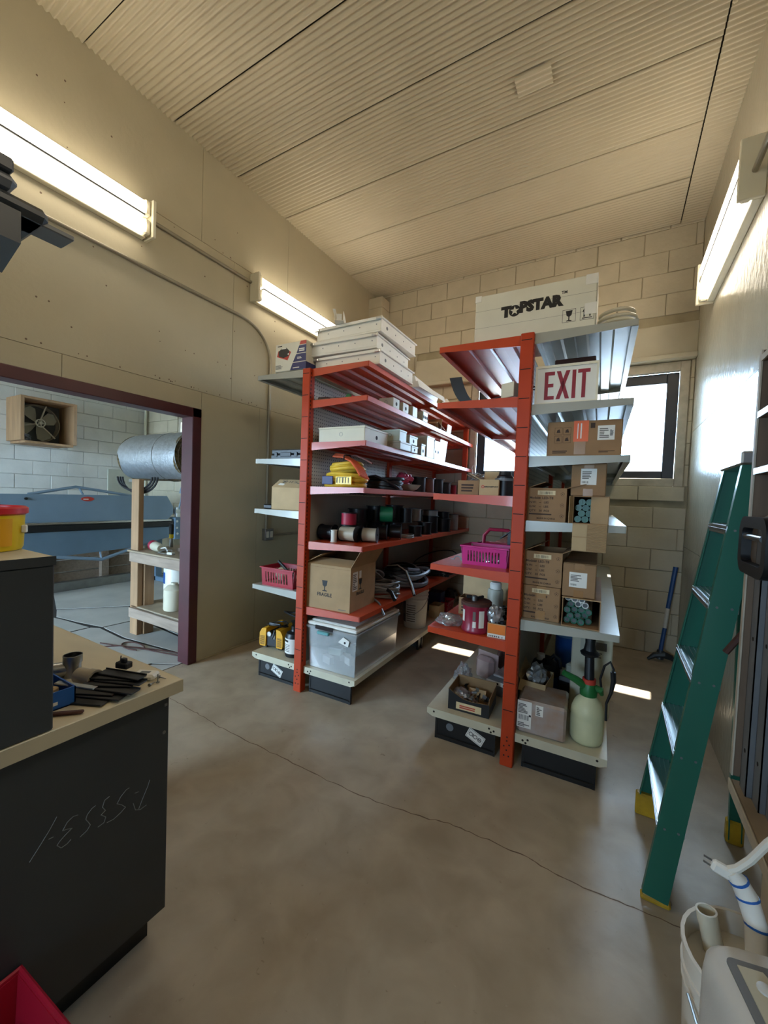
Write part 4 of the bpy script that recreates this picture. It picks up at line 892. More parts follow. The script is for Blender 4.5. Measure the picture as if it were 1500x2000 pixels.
tag(MB().coil((0, 0, 0), .085, .010, 5, .105, 2, .12, n=30, k=9).build('tubing_coil', M['pvc'], None, RR(.395, .22, G1), (0, 0, 0)), 'coil of clear tubing on the top shelf beside the TOPSTAR carton', 'coil')
# exit sign
t = thing('exit_sign', 'white EXIT sign with red letters standing on the right rack', 'sign', RR(.186, .03, G2), ANG)
MB().box(-.143, .143, .004, .045, 0, .196, .004).build('housing', M['white'], t)
fr = MB().box(-.145, .145, -.002, .006, 0, .012).box(-.145, .145, -.002, .006, .186, .198).box(-.145, -.135, -.002, .006, .012, .186).box(.135, .145, -.002, .006, .012, .186).build('frame', M['fixwhite'], t)
def letter(parts):
    b = MB()
    for p in parts: b.prism(p, .0025, .004, 'y')
    b.build('letter', M['exitred'], t)
def R4_(x0, x1, z0, z1): return [(x0, z0), (x1, z0), (x1, z1), (x0, z1)]
z0, z1 = .026, .166; s = .017
letter([R4_(-.10, -.10+s, z0, z1), R4_(-.10+s, -.053, z1-.018, z1), R4_(-.10+s, -.058, .088, .106), R4_(-.10+s, -.053, z0, z0+.018)])
letter([[(-.045, z0), (-.026, z0), (.018, z1), (-.001, z1)], [(-.001, z0), (.018, z0), (-.026, z1), (-.045, z1)]])
letter([R4_(.028, .028+s, z0, z1)])
letter([R4_(.072, .072+s, z0, z1-.018), R4_(.053, .108, z1-.018, z1)])
carton('dark brown carton behind the exit sign', RR(.21, .22, G2), ANG, .2, .16, .285, M['brownp'], tape=False)
carton('thin white carton lying at the outer edge behind the exit sign', RR(.40, .35, G2), ANG, .12, .3, .04, M['label'], tape=False)
# orange sticker carton
t = carton('wide brown carton with an orange sticker on the third grey shelf', RR(.278, .05, G3), ANG-.01, .335, .26, .178, M['card2'], name='sticker_carton', tape=False)
MB().box(-.045, .022, -.001, 0, .075, .179).box(-.045, .022, -.001, .07, .178, .179).build('sticker', M['orangestk'], t); MB().box(-.040, .012, -.0008, 0, .012, .075).build('tape', M['tape'], t)
bars(t, M['label'], -.028, .0, .09, .165, -.0012, 2, 3, vert=True)
for (a, c) in ((-.115, .13), (-.075, .13), (-.115, .088), (-.075, .088)):
    b = MB()
    for q in [(a-.018, a+.018, c-.018, c-.0168), (a-.018, a+.018, c+.0168, c+.018), (a-.018, a-.0168, c-.018, c+.018), (a+.0168, a+.018, c-.018, c+.018)]: b.box(q[0], q[1], -.0007, 0, q[2], q[3])
    b.prism([(a-.009, c-.008), (a+.009, c-.008), (a+.004, c+.010), (a-.006, c+.006)], -.0007, 0, 'y'); b.build('handling_mark', M['brownink'], t)
B(.062, .135, -.0009, 0, .080, .150).build('label', M['label'], t); bars(t, M['fadedink'], .07, .112, .09, .14, -.0009, 6, 2); bars(t, M['ink'], .115, .13, .1, .13, -.0009, 7, 5)
bars(t, M['brownink'], -.14, -.06, .018, .035, 0, 2, 5); bars(t, M['brownink'], .07, .14, .02, .03, 0, 2, 8); B(.03, .05, -.0007, 0, .14, .165).build('print', M['brownink'], t)
# LED cartons (three alike) on the left column
def led_carton(label, u, v, z, h, rz, flaps=(), top=False):
    t = carton(label, RR(u, v, z), ANG+rz, .186, .30, h, M['card2'], name='lamp_carton', group='printed lamp cartons', open_top=top, flaps=flaps)
    k = h/.18
    B(-.045, .04, -.001, 0, h-.036, h-.014).build('label', M['yellowlab'], t); bars(t, M['ink'], -.034, .03, h-.033, h-.018, -.001, 14, 4, vert=True)
    text('Model#: LED-T8', .017, M['brownink'], t, (-.084, -.0002, h-.052), align='LEFT', bold=.0004)
    for i, s in enumerate(('N.W:   --   LBS', 'G.W:   --   LBS', 'QTY:   30  PCS')): text(s, .0155, M['brownink'], t, (-.084, -.0002, h-.075-.023*i*k), align='LEFT', bold=.0003)
    bars(t, M['brownink'], -.084, .04, h-.146*k, h-.134*k, 0, 1, 6)
    text('MADE IN CHINA', .012, M['brownink'], t, (0, -.0002, .014), bold=.0003)
    for zz in (.03, .085, h-.03):
        b = MB()
        b.pipe((.074, -.0007, zz), (.074, 0, zz), .010, .0085, 5).cyl((.074, -.0007, zz), (.074, 0, zz), .003, n=5)
        b.build('handling_mark', M['brownink'], t)
    return t
led_carton('printed brown carton with a raised flap on the fourth grey shelf', .125, .04, G4, .172, .0, [('R', .09, 165), ('L', .09, 20)], True)
led_carton('printed brown carton at the bottom of the pair on the lowest grey shelf', .122, .04, G5, .178, .0)
led_carton('printed brown carton on top of the pair, its flap raised', .122, .042, G5+.181, .178, -.02, [('R', .16, 155), ('L', .09, 25)], True)
# tube cartons
def label_face(t, x0, x1, z0, z1, seed):
    B(x0, x1, -.001, 0, z0, z1).build('label', M['label'], t); bars(t, M['fadedink'], x0+.006, x1-.012, z0+.03, z1-.01, -.001, 5, seed); bars(t, M['ink'], x0+.006, x0+.036, z0+.008, z0+.018, -.001, 9, seed, vert=True)
def tube_carton(label, u, v, z, w_, h, d, open_front, n, seed, ring, tl='', d0=0, rz=0):
    t = carton(label, RR(u, v, z), ANG+rz, w_, d, h, M['card2'], name='tube_carton', open_front=open_front, tape=False)
    if not open_front:
        MB().box(-.022, .022, -.0008, 0, h-.03, h).build('tape', M['tape'], t); MB().box(-.022, .022, -.0008, 0, 0, .035).build('tape', M['tape'], t)
    r = random.Random(seed); out = 0
    if open_front:
        R_ = .0158; row = 0; cnt = 0; zc = .006+R_
        while cnt < n:
            k = int((w_-.012)/(2*R_+.0006)); x = -w_/2+.007+R_+(R_ if row % 2 else 0)
            for i in range(k-(row % 2)):
                if cnt >= n: break
                yo = .02+r.uniform(0, .05); loc = RR(u+x*1, v+yo, z+zc)
                tt = thing('lamp_tube', (tl if not (ring and cnt > n-6) else 'white-ringed lamp tube on top of the green ones in the lowest open carton'), 'lamp tube', RR(u+x, v+yo, z+zc), ANG, 'tubes in the '+label)
                B2 = MB().cyl((0, .012, 0), (0, d-.1, 0), R_*.93, n=12).build('glass', M['label'] if ring else M['fgreen'], tt)
                MB().pipe((0, 0, 0), (0, .014, 0), R_, R_*.70, 14).build('end_ring', M['label'] if (ring and (cnt > n-6)) else M['fgreen'], tt); MB().cyl((0, .005, 0), (0, .012, 0), R_*.72, n=12).box(-.001, .001, .0, .006, -R_*.65, R_*.65).build('end_plate', M['fgreen'] if not ring else M['acg'], tt)
                x += 2*R_+.0006; cnt += 1
            zc += R_*1.76; row += 1
    return t
t = tube_carton('open carton of green-capped lamp tubes on the fourth grey shelf', .330, -.02, G4, .156, .135, .55, True, 13, 4, False, 'green-capped lamp tube stacked in the carton on the fourth grey shelf')
MB().box(0, .078, -.0015, .0015, .003, .132).xf(Matrix.Translation((.076, 0, 0)) @ Matrix.Rotation(D(166), 4, 'Z')).build('flap', M['card'], t)
MB().box(0, .05, -.0015, .0015, .003, .132).xf(Matrix.Translation((-.078, 0, 0)) @ Matrix.Rotation(D(-105), 4, 'Z')).build('flap', M['card'], t)
f = MB().box(-.074, .074, -.012, -.008, -.132, .002, .001).build('flap', M['card'], t)
cb = MB()
for k in range(22): cb.cyl((-.008, -.0125, -.128+.006*k), (.073, -.0125, -.128+.006*k), .0024, n=6)
cb.build('ribs', M['card'], f); MB().box(-.073, -.010, -.0142, -.012, -.128, -.066).build('tape', M['card3'], f); MB().box(-.073, -.010, -.0142, -.012, -.060, -.002).build('tape', M['card3'], f)
t = tube_carton('long labelled carton lying on the carton of green tubes', .312, .05, G4+.137, .155, .163, .62, False, 0, 5, False); label_face(t, -.035, .035, .055, .135, 3)
t = tube_carton('long open carton of white-ringed lamp tubes on the lowest grey shelf', .312, .02, G5, .172, .145, .75, True, 17, 9, True, 'green-capped lamp tube under the white-ringed ones in the lowest open carton')
MB().box(-.086, .086, -.035, .0, -.0015, .0015).xf(Matrix.Translation((0, 0, .146)) @ Matrix.Rotation(D(-8), 4, 'X')).build('flap', M['card3'], t)
t = tube_carton('long labelled carton resting on the open carton of tubes', .296, .035, G5+.147, .150, .168, .72, False, 0, 6, False); label_face(t, -.045, .035, .05, .125, 7)
MB().box(-.075, .075, .0, .18, .169, .171).build('loose_flap', M['cardin'], t)

# right rack, aisle side
t = carton('open carton with a red roundel on the third orange shelf of the right rack', RR(-.18, .06, R3), ANG+.10, .105, .16, .088, M['card3'], name='fittings_carton', open_top=True, flaps=[('L', .07, 150), ('B', .06, 110)], tape=False)
MB().pipe((-.033, -.0008, .048), (-.033, 0, .048), .0085, .005, 18).build('emblem', M['redp'], t); text('BRIDGEPORT', .0125, M['ink'], t, (.013, -.0002, .048), bold=.0004)
t = carton('open printed carton behind the one with the red roundel', RR(-.315, .12, R3), ANG+.12, .12, .18, .085, M['card2'], name='fittings_carton', open_top=True, flaps=[('R', .08, 25)], tape=False); bars(t, M['brownink'], -.04, .04, .02, .07, 0, 3, 5)
tag(MB().blob((0, 0, .03), (.04, .06, .03), 3, .5, 3).build('plastic_bag', M['plasticbag'], None, RR(-.29, .22, R3+.075), (0, 0, 0)), 'teal clear plastic bag in the printed carton', 'bag')
t = thing('pipe_stopper', 'black plastic pipe cap in the carton by the orange upright', 'cap', RR(-.115, .16, R3), ANG); MB().lathe([(.001, 0), (.05, 0), (.045, .11), (.036, .118), (.032, .14), (.001, .142)], (0, 0, 0), 20).build('body', M['blackp'], t); MB().pipe((0, 0, .085), (0, 0, .1), .055, .046, 20).build('collar', M['acg'], t)
t = thing('wire_hook', 'pale wire hook hanging at the shelf edge in front of the window', 'hook', RL(.49, 2.38, S3-.05), ANG); MB().tube([(0, 0, .06), (.02, 0, -.04), (.04, 0, -.06), (.06, 0, -.03)], .006, 7).build('hook', M['white'], t); MB().tube([(0, 0, .06), (.015, 0, .1)], .005, 7).build('shank', M['white'], t)
# R2 shelf
t = thing('ballast_box', 'small grey metal box with black wires on the second orange shelf of the right rack', 'ballast', RR(-.10, .04, R2), ANG-.5)
MB().box(-.04, .04, 0, .10, 0.012, .085, .003).build('body', M['bluegrey'], t); MB().box(-.042, .042, -.003, .0, .01, .088, .002).build('cover', M['cream'], t)
b = MB()
for k in range(5): b.tube([(.03, .06, .06), (.06+.01*k, .04+.02*k, .10-.012*k), (.09, .02+.02*k, .07), (.075+.01*k, .02, .012)], .0035, 6)
b.tube([(-.04, .02, .03), (-.09, -.0, .022), (-.14, -.01, .006)], .0035, 6); b.build('wires', M['blackp'], t)
b = MB(); n = 10; vs = []; fs = []
for i in range(n+1):
    a = -.1+1.1*i/n; x = -.10+.17*math.sin(a*.9); z = .002+.175*(1-math.cos(a*.95)) if 0 else .19*(1-i/n)**1.5
    for (dx, dy) in ((0, 0), (.075, 0), (.075, .004), (0, .004)): vs.append((-.12+.14*(i/n)+dx-.02*math.sin(PI*i/n), dy+.02*i/n, z+.001))
    if i: fs += [(4*i-4+k, 4*i-4+(k+1) % 4, 4*i+(k+1) % 4, 4*i+k) for k in range(4)]
fs += [(0, 1, 2, 3), (4*n, 4*n+1, 4*n+2, 4*n+3)]
tag(b.add(vs, fs).build('rubber_strip', M['blackp'], None, RR(-.36, .18, R2), (0, 0, ANG)), 'curved black rubber strip standing on the second orange shelf of the right rack', 'strip')
# R4
basket('magenta slotted plastic basket on the fourth orange shelf of the right rack', RR(-.20, .21, R4), ANG-.03, .255, .18, .108, M['pink'], slots=11)
t = thing('tool_caddy', 'red plastic caddy with an arched handle behind the magenta basket', 'caddy', RR(-.20, .47, R4), ANG)
MB().box(-.14, .14, -.1, .1, 0, .006).box(-.14, -.134, -.1, .1, 0, .1).box(.134, .14, -.1, .1, 0, .1).box(-.14, .14, -.1, -.094, 0, .1).box(-.14, .14, .094, .1, 0, .1).build('tray', M['red'], t)
MB().tube([(-.10, 0, .05), (-.095, 0, .15), (-.06, 0, .19), (.06, 0, .19), (.095, 0, .15), (.10, 0, .05)], .012, 8).build('handle', M['coffee'], t)
t = thing('dark_birdhouse_box', 'dark box with a sloping lid by the upright on the fourth orange shelf', 'box', RR(-.09, .42, R4), ANG); t.name = 'dark_box'
MB().prism([(-.045, 0), (.045, 0), (.045, .17), (0, .21), (-.045, .17)], 0, .12, 'y').build('body', M['blackp'], t); MB().prism([(-.09, .145), (0, .215), (.06, .17), (.06, .165), (0, .208), (-.09, .138)], -.01, .13, 'y').build('lid', M['blackp'], t)
for k, (u, v) in enumerate([(-.40, .25), (-.37, .33), (-.35, .29)]):
    t = thing('pipe_strap', ['small steel strap lying at the left of the magenta basket', 'small steel strap lying furthest from the shelf end', 'small steel strap lying right beside the magenta basket'][k], 'strap', RR(u, v, R4), k*1.1)
    MB().tube([(.022*math.cos(a), 0, .001+.022*math.sin(a)) for a in [PI*i/8 for i in range(9)]], .004, 6).build('loop', M['steel'], t); MB().box(-.045, -.02, -.008, .008, 0, .003).box(.02, .045, -.008, .008, 0, .003).build('ears', M['steel'], t)
for k in range(4): tag(MB().blob((0, 0, .03), (.05, .04, .03), 11+k, .5, 2).build('fitting_bag', M['plasticbag'], None, RR(-.27+.05*k, .18+.025*(k % 2), R4+.004+.0*k), (0, 0, k)), 'clear bag of fittings heaped in the magenta basket', 'bag', 'bags in the magenta basket')
# R5
t = thing('coffee_tub', 'dark red plastic tub with a brown lid on the lowest orange shelf', 'tub', RR(-.225, .085, R5), ANG)
MB().lathe([(.001, 0), (.072, 0), (.078, .008), (.078, .02), (.073, .028), (.073, .135), (.077, .145), (.075, .158), (.001, .158)], (0, 0, 0), 28).build('body', M['coffee'], t)
MB().lathe([(.078, .152), (.086, .154), (.086, .170), (.078, .176), (.05, .172), (.001, .172)], (0, 0, 0), 28).build('lid', M['brownp'], t)
wraplabel(t, .0735, .0735, .035, .13, D(-62), D(-38), M['label']); wraplabel(t, .0735, .0735, .035, .07, D(-88), D(-74), M['label']); wraplabel(t, .0735, .0735, .075, .125, D(-88), D(-76), M['fadedink'], 'print'); wraplabel(t, .0735, .0735, .06, .125, D(-150), D(-130), M['label'])
t = thing('pipe_clamp', 'small steel clamp on the lid of the dark red tub', 'clamp', RR(-.235, .08, R5+.173), .4); MB().pipe((0, 0, 0), (0, 0, .025), .017, .012, 14).build('band', M['steel'], t); MB().box(-.045, -.015, -.006, .006, .012, .03, .002).tube([(.015, 0, .015), (.05, .02, .02)], .008, 7).build('screw', M['blackp'], t)
t = thing('hardware_bag', 'clear bag of white fittings at the outer end of the lowest orange shelf', 'bag', RR(-.385, .10, R5), .3); MB().blob((0, 0, .03), (.075, .06, .034), 5, .4, 3).build('bag', M['plasticbag'], t)
r = random.Random(4); b = MB()
for k in range(26): a = r.uniform(0, 6.3); q = r.uniform(0, .045); b.cyl((q*math.cos(a)-.008, q*math.sin(a), .008+.03*r.random()), (q*math.cos(a)+.01, q*math.sin(a)+r.uniform(-.01, .01), .008+.03*r.random()), .006, n=7)
b.build('fittings', M['wirewht'], t)['kind'] = 'stuff'
t = carton('small open orange and white box by the upright on the lowest orange shelf', RR(-.092, .02, R5), ANG, .098, .10, .078, M['card3'], name='screw_box', open_top=True)
B(-.047, .047, -.001, 0, .022, .074).build('print', M['orangep'], t); B(-.047, .047, -.001, 0, .002, .021).build('print', M['label'], t); bars(t, M['ink'], -.04, .04, .005, .013, -.001, 8, 5, vert=True)
tag(MB().blob((0, 0, .05), (.04, .04, .05), 14, .5, 3, 4).build('foil_bag', M['silver'], None, RR(-.115, .07, R5+.06), (0, 0, 0)), 'crumpled silver bag in the orange and white box', 'bag')
tag(MB().lathe([(.001, 0), (.02, 0), (.022, .05), (.014, .06), (.014, .08), (.001, .08)], (0, 0, 0), 14).build('vial', M['blackp'], None, RR(-.068, .06, R5+.006), (0, 0, 0)), 'black capped vial in the orange and white box', 'vial')
t = carton('small brown carton behind the bag of white fittings', RR(-.375, .36, R5), ANG, .075, .12, .11, M['card2'], name='small_carton', open_top=True); bars(t, M['brownink'], -.02, .02, .02, .08, 0, 3, 5)
t = carton('large plain cardboard carton at the back of the lowest orange shelf', RR(-.30, .62, R5), ANG, .33, .3, .23, M['card3'], name='plain_carton', tape=False, open_top=True, flaps=[('L', .1, 150)])
t = thing('spray_bottle', 'white capped bottle in front of the plain carton on the lowest orange shelf', 'bottle', RR(-.21, .50, R5), 0); MB().lathe([(.001, 0), (.048, 0), (.05, .01), (.05, .15), (.045, .165), (.001, .165)], (0, 0, 0), 22).build('body', M['bluegrey'], t); MB().lathe([(.036, .166), (.038, .2), (.03, .21), (.001, .212)], (0, 0, 0), 20).build('cap', M['label'], t)
r = random.Random(12)
for k in range(7):
    u, v = -.13+r.uniform(-.04, .05), .22+.045*k
    t = thing('pipe_fitting', 'dark pipe fitting in the heap beside the orange upright', 'pipe fitting', RR(u, v, R5), r.uniform(0, 6), 'dark fittings behind the tub')
    MB().pipe((0, 0, .0), (0, 0, .06), .03, .022, 14).build('body', M['steel' if k % 3 == 0 else 'blackp'], t); MB().cyl((.02, 0, .03), (.055, 0, .045), .016, n=10).build('branch', M['blackp'], t)
# base deck, aisle side
t = thing('bracket_carton', 'cut-down dark carton of metal brackets on the base of the right rack', 'box', RR(-.235, .05, BD), ANG+.03)
w_, d_, h_ = .235, .20, .105; x = w_/2
b = MB().box(-x, x, 0, d_, 0, .004).box(-x, -x+.004, 0, d_, .004, h_*1.15).box(x-.004, x, 0, d_, .004, h_).box(-x, x, d_-.004, d_, .004, h_*1.2)
b.prism([(-x, .004), (x, .004), (x, h_*.75), (.02, h_*.66), (-.03, h_*.72), (-x+.03, h_*.95), (-x, h_*1.15)], 0, .004, 'y').build('body', M['cardin'], t)
MB().prism([(-x-.0005, .0), (x+.0005, .0), (x+.0005, h_*.74), (.02, h_*.65), (-.03, h_*.71), (-x+.03, h_*.94), (-x-.0005, h_*1.14)], -.001, 0, 'y').box(x, x+.001, 0, d_, 0, h_*.5).build('print', M['blackp'], t)
B(-.07, .075, -.002, -.001, .012, .052).build('label', M['yellowlab'], t); bars(t, M['redp'], -.05, .05, .02, .042, -.002, 2, 6)
MB().box(-.03, .07, d_*.55, d_*.55+.003, .03, .12).xf(Matrix.Rotation(-.25, 4, 'X')).build('flap', M['card'], t)
r = random.Random(31)
for k in range(16):
    br = thing('metal_bracket', 'small pressed metal bracket heaped in the dark cut-down carton', 'bracket', (0, 0, 0), 0, 'brackets in the dark carton')
    u, v, z = r.uniform(-.075, .08), r.uniform(.03, .15), .01+.05*(k/15)+r.uniform(0, .012)
    br.location = RR(-.235+u, .05+v, BD+z+.012); br.rotation_euler = (r.uniform(-.7, .7), r.uniform(-.7, .7), r.uniform(0, 6))
    m_ = M['alu'] if k % 2 or k > 11 else M['blackp']
    MB().pipe((0, 0, 0), (0, 0, .002), .014, .005, 12).box(.010, .035, -.011, .011, 0, .002).build('plate', m_, br); MB().box(.033, .035, -.011, .011, 0, .02).build('leg', m_, br)
tag(MB().blob((0, 0, .02), (.05, .05, .028), 21, .4, 3).build('parts_bag', M['plasticbag'], None, RR(-.30, .12, BD+.055), (0, 0, 0)), 'clear bag lying in the left side of the bracket carton', 'bag')
t = thing('blister_pack', 'pinkish clear blister package standing on the base of the right rack', 'package', RR(-.275, .52, BD), ANG-.35)
MB().box(-.07, .07, 0, .06, 0, .16, .025).build('shell', M['blister'], t); MB().box(-.08, .08, .06, .062, 0, .18).build('backing', M['blister'], t); MB().cyl((.03, .02, .10), (.03, .04, .10), .018, n=14).cyl((.03, .02, .05), (.03, .04, .05), .012, n=14).build('parts', M['blackp'], t)
tag(MB().blob((0, 0, .07), (.05, .07, .075), 25, .5, 3, 3).build('plastic_bag', M['plasticbag'], None, RR(-.36, .36, BD), (0, 0, 0)), 'clear plastic bag behind the carton of brackets', 'bag')
t = thing('grey_device', 'grey packaged device lying by the upright behind the bracket carton', 'package', RR(-.13, .34, BD), ANG-.2); MB().box(-.08, .08, 0, .28, 0, .10, .01).build('body', M['acg'], t); MB().box(-.08, .08, -.003, 0, .07, .095, .002).build('label', M['label'], t); bars(t, M['ink'], -.01, .07, .075, .088, -.003, 2, 4, vert=True); MB().box(-.06, .06, .05, .2, .10, .112, .004).build('pouch', M['silver'], t)
tag(MB().blob((0, 0, .08), (.09, .10, .085), 28, .5, 3).build('dark_bag', M['brownp'], None, RR(-.15, .78, BD), (0, 0, 0)), 'dark bag heaped behind the grey device on the base deck', 'bag')
# base deck, ladder side
t = thing('wrapped_carton', 'shrink-wrapped carton with a shipping label on the base of the right rack', 'box', RR(.157, .02, BD), ANG+.02)
MB().box(-.118, .118, 0, .24, 0, .178, .012).build('body', M['wrap'], t)
MB().box(-.119, -.048, -.0016, 0, .03, .172).build('label', M['label'], t); bars(t, M['ink'], -.112, -.058, .072, .098, -.0016, 12, 3, vert=True); bars(t, M['fadedink'], -.114, -.062, .108, .16, -.0016, 7, 6); bars(t, M['fadedink'], -.114, -.055, .036, .06, -.0016, 3, 8); B(-.060, -.050, -.002, -.0016, .094, .104).build('mark', M['ink'], t)
B(-.028, .008, -.0016, 0, .11, .165).build('label', M['label'], t); bars(t, M['fadedink'], -.024, .003, .115, .16, -.0016, 5, 9)
t = carton('open brown carton holding a grey plastic bag, behind the shrink-wrapped one', RR(.085, .21, BD), ANG-.1, .14, .22, .20, M['card3'], name='open_carton', open_top=True, flaps=[('F', .06, 235), ('L', .07, 120)])
tag(MB().blob((0, 0, .05), (.055, .08, .055), 33, .55, 3, 4).build('grey_bag', M['silver'], None, RR(.09, .32, BD+.16), (0, 0, 0)), 'grey plastic bag bulging from the open brown carton', 'bag')
t = thing('dark_jug', 'black jug with a white cap and blue label on the ladder side base deck', 'jug', RR(.105, .66, BD), ANG); MB().lathe([(.001, 0), (.085, 0), (.092, .015), (.092, .13), (.075, .17), (.05, .185), (.04, .2), (.001, .2)], (0, 0, 0), 26).build('body', M['blackp'], t); MB().cyl((-.03, -.02, .185), (-.03, -.02, .222), .026, n=18).build('cap', M['label'], t); MB().tube([(.02, 0, .18), (.05, 0, .22), (.08, 0, .2), (.088, 0, .14)], .013, 8).build('handle', M['blackp'], t); wraplabel(t, .0925, .0925, .01, .10, D(-100), D(0), M['bluejug'])
t = thing('battery_case', 'black low case with a white strip behind the sprayer', 'case', RR(.285, .52, BD), ANG-.25); MB().box(-.09, .09, 0, .19, 0, .135, .008).build('body', M['blackp'], t); MB().box(-.075, .04, -.002, 0, .02, .05).build('label', M['label'], t); bars(t, M['ink'], -.03, .0, .03, .045, -.002, 3, 3, vert=True); MB().box(-.092, .092, -.002, .192, .11, .14, .006).build('lid', M['acg'], t)
t = thing('blue_bottle', 'blue bottle with a clear top beside the cream panel on the base deck', 'bottle', RR(.20, 1.15, BD), ANG); MB().lathe([(.001, 0), (.075, 0), (.08, .012), (.08, .22), (.001, .22)], (0, 0, 0), 24).build('body', M['bluejug'], t); MB().lathe([(.08, .221), (.078, .26), (.04, .35), (.03, .36), (.03, .38), (.001, .38)], (0, 0, 0), 24).build('top', M['blueclear'], t)
tag(MB().box(-.05, .05, 0, .12, 0, .06, .012).box(-.03, .03, .02, .1, .06, .085, .012).build('grey_tray', M['bluegrey'], None, RR(.27, .60, BD+.142), (0, 0, ANG-.4)), 'small grey tray lying on the black low case', 'tray')
t = thing('cream_cabinet', 'cream sheet-metal box standing on end behind the garden sprayer', 'box', RR(.37, .42, BD), ANG); MB().box(-.105, .105, 0, .25, 0, .50, .006).build('body', M['cream'], t); B(.02, .075, -.001, 0, .385, .43).build('label', M['fadedink'], t); bars(t, M['fadedink'], .02, .07, .34, .375, 0, 3, 4); B(-.06, -.02, -.001, 0, .36, .44).build('label', M['bluegrey'], t)
t = thing('pump_sprayer', 'garden pump sprayer, milky tank and green head, at the deck corner', 'sprayer', RR(.366, .13, BD), ANG)
MB().lathe([(.001, .012), (.03, .006), (.055, .0), (.070, .004), (.0775, .02), (.079, .06), (.0785, .12), (.0765, .128), (.0785, .136), (.076, .165), (.062, .205), (.040, .232), (.034, .245), (.001, .245)], (0, 0, 0), 40).build('tank', M['mill'], t, ang=60)
MB().lathe([(.040, .238), (.042, .262), (.034, .285), (.030, .31), (.001, .312)], (0, 0, 0), 24).build('head', M['grn'], t); MB().tube([(-.02, -.01, .285), (-.06, -.03, .315), (-.12, -.05, .345)], [.02, .019, .014], 10).build('grip', M['grn'], t); MB().tube([(.02, .0, .28), (.055, .0, .275), (.06, .01, .25)], [.02, .018, .01], 10).build('outlet', M['grn'], t)
MB().pipe((0, 0, .30), (0, 0, .324), .032, .024, 22).build('collar', M['redp'], t)
ph = MB().cyl((0, 0, .31), (-.004, .02, .44), .024, .022, n=18).build('pump', M['blackp'], t); MB().lathe([(.022, .43), (.042, .44), (.046, .452), (.03, .465), (.024, .50), (.025, .53), (.018, .55), (.001, .552)], (-.004, .02, 0), 20).build('pump_handle', M['blackp'], ph)
MB().tube([(.058, .005, .27), (.05, .01, .33), (.065, .01, .40), (.09, .0, .43), (.105, -.01, .40), (.10, -.012, .36)], .006, 8).build('hose', M['blackp'], t); MB().tube([(.104, -.012, .385), (.108, -.014, .34), (.10, -.014, .28), (.082, -.014, .22), (.084, -.03, .14)], [.013, .012, .008, .006, .006], 8).build('wand', M['blackp'], t)

# ------------------------------------------------------------------ counter with hutch
t = thing('counter_unit', 'charcoal counter cabinet with a pale laminate top and a chalk number', 'counter', (-1.09, .70, 0), 0)
MB().box(-1.2, -.0, -1.4, -.006, .165, .81, .002).build('cabinet', M['char'], t)
MB().box(-1.1, -.11, -1.4, .006, .0, .165).build('toe_kick', M['black'], t)
B(-1.25, .025, -1.42, .018, .812, .848, .002).build('worktop', M['lam'], t); MB().box(.0245, .0262, -1.42, .018, .812, .847).box(-1.25, .0262, .0175, .0192, .812, .847).build('edge_band', M['lamedge'], t)
sc = MB()
for s in [[(0.641,0.583),(0.636,0.568),(0.622,0.541),(0.612,0.519)], [(0.597,0.544),(0.603,0.522),(0.616,0.514),(0.633,0.516)], [(0.601,0.57),(0.611,0.568)], [(0.586,0.594),(0.579,0.594),(0.565,0.584),(0.556,0.57),(0.566,0.561),(0.577,0.547),(0.566,0.54),(0.547,0.534),(0.532,0.536)], [(0.537,0.602),(0.526,0.599),(0.521,0.584),(0.528,0.571),(0.518,0.566),(0.529,0.553),(0.525,0.541),(0.511,0.539)], [(0.505,0.599),(0.497,0.597),(0.487,0.588),(0.484,0.578),(0.49,0.566),(0.494,0.557),(0.487,0.548),(0.472,0.542)], [(0.467,0.601),(0.457,0.604),(0.445,0.598),(0.436,0.584),(0.445,0.581),(0.455,0.576),(0.442,0.57),(0.43,0.562),(0.425,0.556),(0.433,0.544),(0.445,0.545),(0.453,0.55)], [(0.409,0.583),(0.418,0.582)], [(0.424,0.626),(0.412,0.606),(0.395,0.583),(0.374,0.556)]]:
    for (a, b) in zip(s, s[1:]): sc.cyl((.0003, a[0]-.70, a[1]), (.0003, b[0]-.70, b[1]), .0009, n=5)
sc.build('chalk_number', M['chalk'], t)
B(0, .0015, -.02, -.012, .775, .783).build('screw', M['steel'], t); MB().cyl((0, -.02, .70), (.0015, -.02, .70), .005, n=10).build('screw', M['steel'], t)
t = thing('hutch_cabinet', 'tall charcoal hutch standing on the counter, yellow tub on it', 'cabinet', (-1.068, .408, .849), 0)
MB().box(-.75, 0, -.95, 0, 0, .372, .003).build('carcass', M['char'], t); MB().box(-.75, .002, -.95, .002, .372, .392, .004).build('top', M['lamedge'], t)
MB().box(.0, .0022, -.95, .002, .372, .3925).build('edge_band', M['char'], t)
t = thing('small_pail', 'bright yellow tub with a red rim on top of the hutch', 'tub', (-1.27, .340, 1.242), .9)
MB().lathe([(.001, 0), (.074, 0), (.077, .006), (.080, .085), (.001, .085)], (0, 0, 0), 32).build('body', M['byellow'], t); MB().lathe([(.080, .082), (.086, .086), (.086, .098), (.081, .102), (.078, .10), (.078, .088)], (0, 0, 0), 32).build('rim', M['tubred'], t)
wraplabel(t, .0785, .0805, .012, .075, D(-60), D(-25), M['yellow']); MB().box(.078, .088, -.006, .006, .04, .058, .002).build('bail_ear', M['label'], t)
CT = .8485
t = thing('parts_tray', 'blue card tray of brown parts on the counter beside the hutch', 'tray', (-1.23, .450, CT), 0)
MB().box(-.075, .073, -.038, .038, 0, .003).box(.070, .073, -.038, .038, 0, .045).box(-.075, .073, -.038, -.035, 0, .045).box(-.075, .073, .035, .038, 0, .045).box(-.075, -.072, -.038, .038, 0, .045).build('tray', M['blue'], t)
